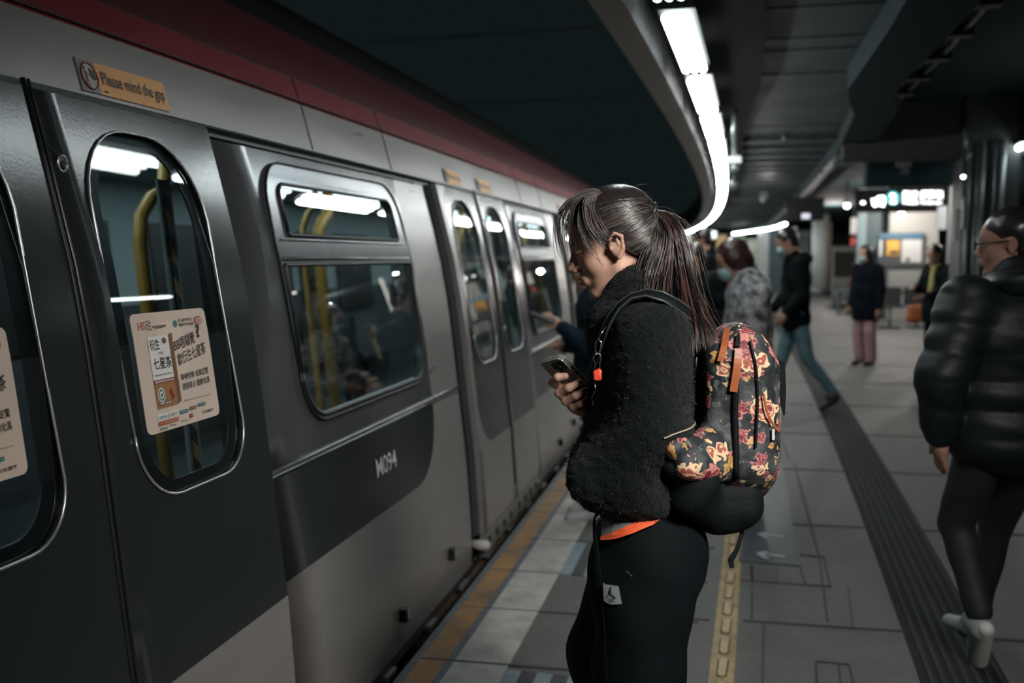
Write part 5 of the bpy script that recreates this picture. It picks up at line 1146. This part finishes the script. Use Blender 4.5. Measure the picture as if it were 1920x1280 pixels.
def guide(pts, n=16):
    P = np.array([G(*p) for p in pts]); t = np.linspace(0, 1, len(P)); u = np.linspace(0, 1, n); out = []
    for x in u:   # catmull-rom
        f = x*(len(P)-1); i = min(int(f), len(P)-2); s_ = f-i; p0, p1, p2, p3 = P[max(i-1, 0)], P[i], P[i+1], P[min(i+2, len(P)-1)]
        out.append(.5*((2*p1)+(-p0+p2)*s_+(2*p0-5*p1+4*p2-p3)*s_*s_+(-p0+3*p1-3*p2+p3)*s_**3))
    return np.array(out)
def bundle(gs, n, rad, spread, pa, pg, wjit=.012, cut=(.75, 1.0), frizz=.0015):
    for _ in range(n):
        k = rng.uniform(0, len(gs)-1); i = min(int(k), len(gs)-2); f = k-i; c = gs[i]*(1-f)+gs[i+1]*f
        N = len(c); t = np.linspace(0, 1, N)[:, None]; off = rng.normal(size=3)*np.array((spread, wjit, spread*.6))
        e = int(N*rng.uniform(*cut)); c = c+off*np.clip(t*3.2, .12, 1)**.7+rng.normal(size=3)*frizz*t**2*4+frizz*np.sin(t*rng.uniform(4, 12)+rng.uniform(0, 6))*rng.normal(size=3)*.6
        c = c[:max(e, 5)]; strand([Vector(x) for x in cw(c)], rng.uniform(*rad), mt_pick(pa, pg))
gs = [guide([(1214, 400, 0), (1226, 418, -.01), (1222, 448, -.03), (1207, 478, -.045), (1198, 515, -.05), (1197, 548, -.08), (1202, 575, -.11)]),
      guide([(1214, 400, 0), (1236, 416, -.015), (1243, 450, -.035), (1232, 492, -.05), (1221, 530, -.06), (1220, 565, -.12), (1232, 592, -.16)]),
      guide([(1214, 398, 0), (1244, 410, -.01), (1258, 448, -.03), (1257, 500, -.045), (1252, 545, -.11), (1256, 580, -.16)])]
bundle(gs, 330, (.0007, .0014), .004, .10, .55, .010, (.75, 1.0), .002)
gs2 = [guide([(1214, 398, 0), (1244, 406, -.005), (1262, 446, -.02), (1272, 505, -.03), (1284, 565, -.09), (1293, 615, -.14), (1297, 668, -.16)]),
       guide([(1215, 396, 0), (1252, 408, .0), (1275, 450, -.01), (1288, 510, -.02), (1300, 570, -.08), (1314, 615, -.13), (1322, 655, -.15)]),
       guide([(1215, 394, 0), (1250, 402, .01), (1276, 440, .0), (1292, 500, -.01), (1305, 560, -.07), (1325, 605, -.12), (1352, 640, -.14)])]
bundle(gs2, 620, (.0008, .0015), .0045, .26, .32, .012, (.80, 1.0), .0025)
bundle(gs2, 45, (.0004, .0006), .016, .4, .3, .02, (.5, 1.0), .006)
# fringe and wisps
fg = [guide([(1122, 357, -.01), (1088, 362, -.015), (1062, 382, -.02), (1047, 412, -.02), (1046, 445, -.02), (1054, 478, -.02), (1070, 503, -.03)]),
      guide([(1124, 358, -.03), (1092, 364, -.03), (1070, 380, -.035), (1057, 404, -.03), (1056, 436, -.03), (1060, 470, -.03), (1066, 492, -.03)]),
      guide([(1126, 360, -.045), (1098, 364, -.05), (1078, 380, -.055), (1070, 405, -.05), (1069, 430, -.045), (1074, 452, -.045), (1082, 470, -.045)])]
bundle(fg, 80, (.0004, .0009), .0035, .05, .6, .010, (.5, 1.0), .003)
fg2 = [guide([(1120, 358, -.04), (1098, 368, -.05), (1092, 392, -.062), (1098, 425, -.072), (1116, 452, -.078), (1138, 470, -.080)]), guide([(1128, 360, -.05), (1106, 374, -.06), (1104, 398, -.068), (1112, 425, -.078), (1128, 448, -.082), (1142, 462, -.082)]),
       guide([(1112, 376, -.06), (1120, 402, -.075), (1132, 428, -.082), (1142, 446, -.083)])]
bundle(fg2, 100, (.0005, .0010), .003, .05, .45, .003, (.7, 1.0), .001)
fg3 = [guide([(1086, 385, -.05), (1082, 420, -.06), (1092, 455, -.066), (1110, 482, -.072), (1130, 500, -.078)]), guide([(1090, 385, -.05), (1096, 420, -.066), (1112, 455, -.074), (1128, 485, -.08), (1129, 502, -.08)])]
bundle(fg3, 14, (.0004, .0006), .004, .0, .2, .002, (.7, 1.0), .002)
for _ in range(26):   # flyaways over the crown
    d = rng.normal(size=3); d[2] = abs(d[2])+.5; d /= np.linalg.norm(d); p = hc+d*erad(d); v = rng.normal(size=3); v -= d*(v@d); v /= np.linalg.norm(v); v = v*.6-np.array((1, 0, 0))*.6; L_ = rng.uniform(.02, .05)
    pts = [p+v*L_*t+d*(.010*math.sin(t*3)) for t in np.linspace(0, 1, 8)]; strand([Vector(x) for x in hw(np.array(pts))], .0003, mt_pick(.3, .3))
HAIR = Hm.build('hair', GIRL, fixn=False)
m = MB(); c = Wp(1219, 400, -.006); ax = (Wp(1228, 401)-Wp(1203, 393)).normalized(); a1 = ax.orthogonal().normalized(); a2 = ax.cross(a1)
for o_ in (-.004, .004): m.tube([c+ax*o_+a1*.021*math.cos(q)+a2*.021*math.sin(q) for q in [math.pi*2*i/24 for i in range(25)]], .0065, M_rub, 8)
m.build('hair_tie', GIRL, 'black hair tie')
# ================================================================= phone in a clear case
P0 = Vector(cw(np.array(G(1050, 671, -.005)))[0]); toW = lambda a, b, c: RT*a-UP*b+FW*c
Wd = toW(-34, 11, 49).normalized(); Ld = toW(85, 83, 40); Ld = (Ld-Wd*Ld.dot(Wd)).normalized(); Nd = Wd.cross(Ld).normalized()
if Nd.dot(FW) > 0: Nd = -Nd
PW, PL, PT = .073, .147, .0085
def ph(a, b, n): return P0+Wd*a+Ld*b+Nd*n
phone = thing('phone', 'phone in a clear case held in the young woman\'s hand', 'phone', tuple(ph(PW/2, PL/2, 0)))
m = MB(); out = rrect(0, 0, PW, PL, .012, 6)
def slab(m, out, n0, n1, mt): m.add([ph(a, b, n0) for a, b in out]+[ph(a, b, n1) for a, b in out], [tuple(range(len(out))), tuple(range(len(out), 2*len(out)))]+[(i, (i+1) % len(out), len(out)+(i+1) % len(out), len(out)+i) for i in range(len(out))], mt)
slab(m, out, -PT, 0, mat('phone_back', (.40, .36, .32), .2, metal=.3, noise_amt=.25, nscale=20)); m.build('phone_body', phone)
m = MB(); slab(m, rrect(.003, .003, PW-.003, PL-.003, .010, 6), -PT-.0006, -PT, mat('phone_screen', (.01, .01, .012), .1, emit=(.5, .6, .7), estr=.12)); m.build('screen', phone)
m = MB(); e_ = rrect(-.0018, -.0018, PW+.0018, PL+.0018, .0135, 6)
for n_ in (.0012, -PT*.5, -PT-.001): m.tube([ph(a, b, n_) for a, b in e_]+[ph(*e_[0], n_)], .0017, mat('clear_case_edge', (.55, .58, .58), .12, spec=1.0, metal=.3), 6)
m.build('clear_case', phone)
m = MB(); slab(m, rrect(.008, .008, .045, .026+.012, .009, 6), 0, .0022, mat('camera_black', (.015, .016, .018), .15)); cb = m.build('camera_bump', phone)
for (a, b) in ((.018, .018), (.034, .028)): m = MB(); m.tube([ph(a, b, .002), ph(a, b, .0042)], .0068, mat('lens_black', (.005, .005, .007), .05, coat=.5), 16); m.build('lens', cb)
m = MB()
for b in (.032, .048, .064): m.tube([ph(-.0022, b, -PT*.5), ph(-.0022, b+.010, -PT*.5)], .0018, M_black, 6)
m.build('side_button', phone)
# ================================================================= backpack
def floral():
    m = bpy.data.materials.new('floral_canvas'); m.use_nodes = True; nt = m.node_tree; b = nt.nodes['Principled BSDF']; b.inputs['Roughness'].default_value = .65; N = nt.nodes.new; L = nt.links.new
    tc = N('ShaderNodeTexCoord'); n = N('ShaderNodeTexNoise'); n.inputs['Scale'].default_value = 38; n.inputs['Detail'].default_value = 3; L(tc.outputs['Object'], n.inputs[0])
    sub = N('ShaderNodeVectorMath'); sub.operation = 'SUBTRACT'; sub.inputs[1].default_value = (.5, .5, .5); L(n.outputs['Color'], sub.inputs[0]); sc = N('ShaderNodeVectorMath'); sc.operation = 'SCALE'; sc.inputs['Scale'].default_value = .026; L(sub.outputs[0], sc.inputs[0])
    ad = N('ShaderNodeVectorMath'); ad.operation = 'ADD'; L(tc.outputs['Object'], ad.inputs[0]); L(sc.outputs[0], ad.inputs[1]); vec = ad.outputs[0]
    mp = N('ShaderNodeTexNoise'); mp.inputs['Scale'].default_value = 30; L(tc.outputs['Object'], mp.inputs[0]); base_ = N('ShaderNodeValToRGB'); base_.color_ramp.elements[0].position = .45; base_.color_ramp.elements[0].color = (.010, .013, .016, 1); base_.color_ramp.elements[1].position = .72; base_.color_ramp.elements[1].color = (.060, .072, .075, 1); L(mp.outputs[0], base_.inputs[0])
    col = base_.outputs[0]
    def layer(col, scale, th, ramp, ramp2, keep, seed):
        mpn = N('ShaderNodeMapping'); mpn.inputs['Location'].default_value = (seed, seed*1.7, seed*.6); L(vec, mpn.inputs[0])
        v = N('ShaderNodeTexVoronoi'); v.inputs['Scale'].default_value = scale; L(mpn.outputs[0], v.inputs['Vector'])
        v2 = N('ShaderNodeTexVoronoi'); v2.inputs['Scale'].default_value = scale*3.2; L(mpn.outputs[0], v2.inputs['Vector'])
        mu = N('ShaderNodeMath'); mu.operation = 'MULTIPLY_ADD'; mu.inputs[1].default_value = .42; L(v2.outputs['Distance'], mu.inputs[0]); L(v.outputs['Distance'], mu.inputs[2])
        sx = N('ShaderNodeSeparateColor'); L(v.outputs['Color'], sx.inputs[0])
        cr = []
        for R_ in (ramp, ramp2):
            r = N('ShaderNodeValToRGB'); r.color_ramp.interpolation = 'CONSTANT'
            while len(r.color_ramp.elements) < len(R_): r.color_ramp.elements.new(.5)
            for e, (p, c) in zip(r.color_ramp.elements, R_): e.position = p; e.color = (*c, 1)
            L(mu.outputs[0], r.inputs[0]); cr.append(r.outputs[0])
        g1 = N('ShaderNodeMath'); g1.operation = 'GREATER_THAN'; g1.inputs[1].default_value = .62; L(sx.outputs[0], g1.inputs[0]); mx = N('ShaderNodeMix'); mx.data_type = 'RGBA'; L(g1.outputs[0], mx.inputs[0]); L(cr[0], mx.inputs[6]); L(cr[1], mx.inputs[7])
        lt = N('ShaderNodeMath'); lt.operation = 'LESS_THAN'; lt.inputs[1].default_value = th; L(mu.outputs[0], lt.inputs[0]); kp = N('ShaderNodeMath'); kp.operation = 'GREATER_THAN'; kp.inputs[1].default_value = keep; L(sx.outputs[1], kp.inputs[0])
        mk = N('ShaderNodeMath'); mk.operation = 'MULTIPLY'; L(lt.outputs[0], mk.inputs[0]); L(kp.outputs[0], mk.inputs[1]); o = N('ShaderNodeMix'); o.data_type = 'RGBA'; L(mk.outputs[0], o.inputs[0]); L(col, o.inputs[6]); L(mx.outputs[2], o.inputs[7]); return o.outputs[2]
    rose = [(0, (.05, .008, .012)), (.22, (.17, .022, .032)), (.36, (.38, .10, .11)), (.45, (.14, .018, .028)), (.55, (.50, .20, .18))]
    cream = [(0, (.10, .015, .02)), (.24, (.24, .04, .05)), (.38, (.62, .40, .26)), (.48, (.30, .07, .05)), (.58, (.66, .48, .30))]
    ochre = [(0, (.20, .06, .02)), (.3, (.42, .20, .05)), (.45, (.50, .30, .12))]; leaf_ = [(0, (.045, .06, .055)), (.35, (.11, .13, .12))]
    col = layer(col, 42, .50, leaf_, ochre, .30, 3.1); col = layer(col, 27, .62, rose, ochre, .25, 7.7); col = layer(col, 15, .68, rose, cream, .22, 1.3)
    L(col, b.inputs['Base Color']); w_ = N('ShaderNodeTexNoise'); w_.inputs['Scale'].default_value = 45; L(tc.outputs['Object'], w_.inputs[0]); bp = N('ShaderNodeBump'); bp.inputs['Strength'].default_value = .35; bp.inputs['Distance'].default_value = .01; L(w_.outputs[0], bp.inputs['Height']); L(bp.outputs[0], b.inputs['Normal']); MATS['floral'] = m; return m
M_flo = floral(); M_bag = mat('black_bag_canvas', (.0038, .006, .007), .7, spec=.15, bump=.2, bscale=120); M_leather = mat('tan_leather', (.36, .105, .035), .42, noise_amt=.25, nscale=40); M_nick = mat('nickel', (.62, .63, .63), .22, metal=1)
bagc = Wp(1375, 800); BAG = thing('backpack', 'black backpack with rose floral print and tan leather zip pulls on the young woman\'s back', 'backpack', tuple(Wp(1345, 1003)))
fl_ = [('b', G(1382, 770, .0), (.072, .125, .155), .055), ('b', G(1375, 690, .0), (.055, .115, .09), .05), ('e', G(1382, 655, .0), (.050, .10, .055)), ('e', G(1400, 850, .0), (.066, .125, .10)), ('e', G(1352, 850, .0), (.085, .12, .085)),
       ('b', G(1335, 740, .0), (.035, .12, .11), .03), ('c', G(1320, 840, -.13), G(1264, 838, -.205), .040, .022, {'k': .02}), ('c', G(1320, 865, -.13), G(1290, 872, -.195), .045, .03, {'k': .02}), ('e', G(1330, 850, -.10), (.05, .06, .06), {'k': .02}), ('e', G(1425, 745, .0), (.035, .09, .075)), ('^p', G(1380, 928, 0), (-.28, 0, -1), {'k': .006})]
def bagw(P): return wrinkle(.0055, 42, 91, (1.3, .6, .5))(P)
m = MB(); sdf_mesh(m, fl_, .0045, [M_flo], .03, bagw, cw); FL = m.build('floral_body', BAG, 'black canvas printed with rose and cream flowers', fixn=False)
bs = [('b', G(1352, 925, .0), (.075, .12, .055), .045), ('e', G(1375, 945, .0), (.050, .11, .045)), ('c', G(1310, 900, -.14), G(1262, 872, -.18), .045, .026), ('c', G(1290, 930, -.14), G(1340, 965, -.08), .045, .035), ('b', G(1322, 760, .01), (.028, .11, .15), .025), ('e', G(1345, 965, .0), (.06, .10, .035))]
m = MB(); sdf_mesh(m, bs, .006, [M_bag], .03, wrinkle(.004, 30, 5), cw); BS = m.build('black_base', BAG, fixn=False)
bb = bvh_of(FL, BS); ball_ = bvh_of(FL, BS, CO)
m = MB(); surf_ribbon(m, bb, [(1383, 655), (1381, 700), (1378, 760), (1379, 830), (1380, 895)], .012, .003, M_bag, .003, smooth=True); surf_ribbon(m, bb, [(1405, 640), (1418, 690), (1420, 760), (1416, 840)], .004, .003, M_bag, .003); m.build('zip', BAG)
m = MB(); surf_ribbon(m, ball_, [(1244, 820), (1268, 811), (1292, 803), (1304, 790), (1307, 760), (1308, 710), (1310, 670)], .0022, .002, mat('piping_cream', (.45, .36, .28), .6), .003, 5); m.build('piping', BAG, 'thin pale piping')
def tab(pts, wd, nm='zip_pull', off=.005):
    m = MB(); surf_ribbon(m, bb, pts, wd, .0028, M_leather, off, 4); return m.build(nm, BAG, 'tan leather zip pull')
tab([(1366, 620), (1360, 645), (1351, 677)], [.013]*9); tb2 = tab([(1384, 656), (1381, 690), (1374, 733)], [.016]*9); tab([(1428, 738), (1433, 770), (1444, 793), (1454, 808)], [.0045]*13)
p1, n1 = on(bb, 1385, 630, .006); p2, _ = on(bb, 1382, 652, .006); m = MB(); m.ribbon([p1, (p1+p2)/2, p2], [.006, .010, .010], .004, n1, M_nick)
c = on(bb, 1387, 618, .008)[0]; m.tube([c+RT*.006*math.cos(q)+UP*.007*math.sin(q) for q in [math.pi*2*i/16 for i in range(17)]], .0018, M_nick, 6); m.tube([on(bb, 1372, 623, .006)[0], on(bb, 1380, 617, .007)[0], c], .003, M_nick, 6); m.build('zip_slider', BAG, 'silver metal zip slider')
m = MB(); A_ = [Wp(1420, 655, -.06), Wp(1445, 668, -.07), Wp(1462, 684, -.065), Wp(1466, 735, -.06), Wp(1470, 778, -.055)]; m.ribbon(A_, [.012, .018, .024, .018, .003], .003, [-FW+UP*.2]*5, M_bag)
m.ribbon([Wp(1448, 690, -.065), Wp(1456, 672, -.072)], .024, .004, -FW, M_rub); m.build('compression_strap', BAG)
m = MB(); m.ribbon([Wp(1391, 975, -.06), Wp(1391, 1000, -.065), Wp(1382, 1030, -.07), Wp(1370, 1050, -.072), Wp(1372, 1064, -.072)], [.008, .009, .010, .014, .010], .003, -FW, M_bag); m.build('dangling_strap', BAG)
m = MB(); c = Wp(1420, 952, -.05); m.tube([c+RT*.009*math.cos(q)+UP*.014*math.sin(q) for q in [math.pi*2*i/16 for i in range(17)]], .0022, M_bag, 6); m.tube([Wp(1405, 955, -.05), Wp(1414, 966, -.05), Wp(1420, 960, -.05)], .003, M_bag, 6); m.build('webbing_loop', BAG)
m = MB(); surf_ribbon(m, bb, [(1446, 803), (1446, 824)], .007, .0015, mat('white_label', (.5, .5, .5), .6), .004); m.build('label', BAG, 'small white label')
# shoulder strap over the near shoulder
m = MB(); SP = [(1122, 700), (1128, 665), (1136, 635), (1150, 605), (1168, 580), (1188, 562), (1212, 556), (1240, 563), (1268, 578), (1296, 600), (1318, 622)]
Q = [on(bc_, a, b, .010) for a, b in SP[:-2]]; pts = [q[0] for q in Q]+[Wp(1300, 602, -.09), Wp(1330, 622, -.08)]; nn = [q[1] for q in Q]+[Q[-1][1]]*2
for _ in range(2): pts = [pts[0]]+[(pts[i-1]+pts[i]*2+pts[i+1])/4 for i in range(1, len(pts)-1)]+[pts[-1]]; nn = [(nn[max(i-1, 0)]+nn[i]*2+nn[min(i+1, len(nn)-1)]).normalized() for i in range(len(nn))]
pts = [p+n*.004 for p, n in zip(pts, nn)]
m.ribbon(pts, [.018, .02, .023, .028, .033, .035, .035, .034, .032, .03, .028], .007, nn, M_bag, True)
for sg in (-1, 1):
    ed = []
    for i, p in enumerate(pts): t_ = (pts[min(i+1, len(pts)-1)]-pts[max(i-1, 0)]).normalized(); ed.append(p+t_.cross(nn[i])*sg*[.009, .010, .0115, .014, .0165, .0175, .0175, .017, .016, .015, .014][i]+nn[i]*.003)
    m.tube(ed, .0022, mat('strap_edge', (.05, .06, .065), .35), 6)
m.build('shoulder_strap', BAG)
# carabiners and the red charm hanging from the strap
kc = thing('carabiner', 'two silver carabiners with a red charm hanging on the strap by her chest', 'carabiner', tuple(Wp(1121, 680, -.17)))
def link_(pts_, r=.0011):
    P = [Wp(a, b, w) for a, b, w in pts_]; return P
dK = -.165
m = MB(); m.tube([Wp(*p) for p in ((1119, 663, dK), (1116, 650, dK), (1118, 640, dK), (1123, 637, dK), (1128, 641, dK), (1126, 655, dK), (1123, 664, dK), (1119, 663, dK))], .0014, M_nick, 8); m.tube([Wp(1121, 638, dK), Wp(1127, 626, dK), Wp(1136, 612, dK+.005)], .001, M_nick, 6); m.build('clip', kc, 'upper silver clip')
m = MB(); m.tube([Wp(*p) for p in ((1121, 661, dK), (1115, 666, dK), (1113, 672, dK), (1116, 680, dK), (1115, 692, dK), (1120, 695, dK), (1125, 690, dK), (1125, 680, dK), (1127, 671, dK), (1125, 664, dK), (1121, 661, dK))], .0014, M_nick, 8); m.build('clip', kc, 'lower silver clip')
m = MB(); cM = np.array(G(1120, 704, dK)); sdf_mesh(m, [('b', tuple(cM), (.009, .005, .0105), .004), ('e', tuple(cM+np.array((.004, 0, .010))), (.005, .004, .005))], .0013, [mat('red_charm', (.75, .08, .04), .35, noise_amt=.3, nscale=60)], .004, wrinkle(.001, 300, 1), cw); m.build('charm', kc, 'red charm', fixn=False)
m = MB(); m.tube([Wp(1115, 718, dK), Wp(1117, 730, dK), Wp(1110, 745, dK), Wp(1112, 760, dK)], .0008, M_nick, 5); m.build('chain', kc)
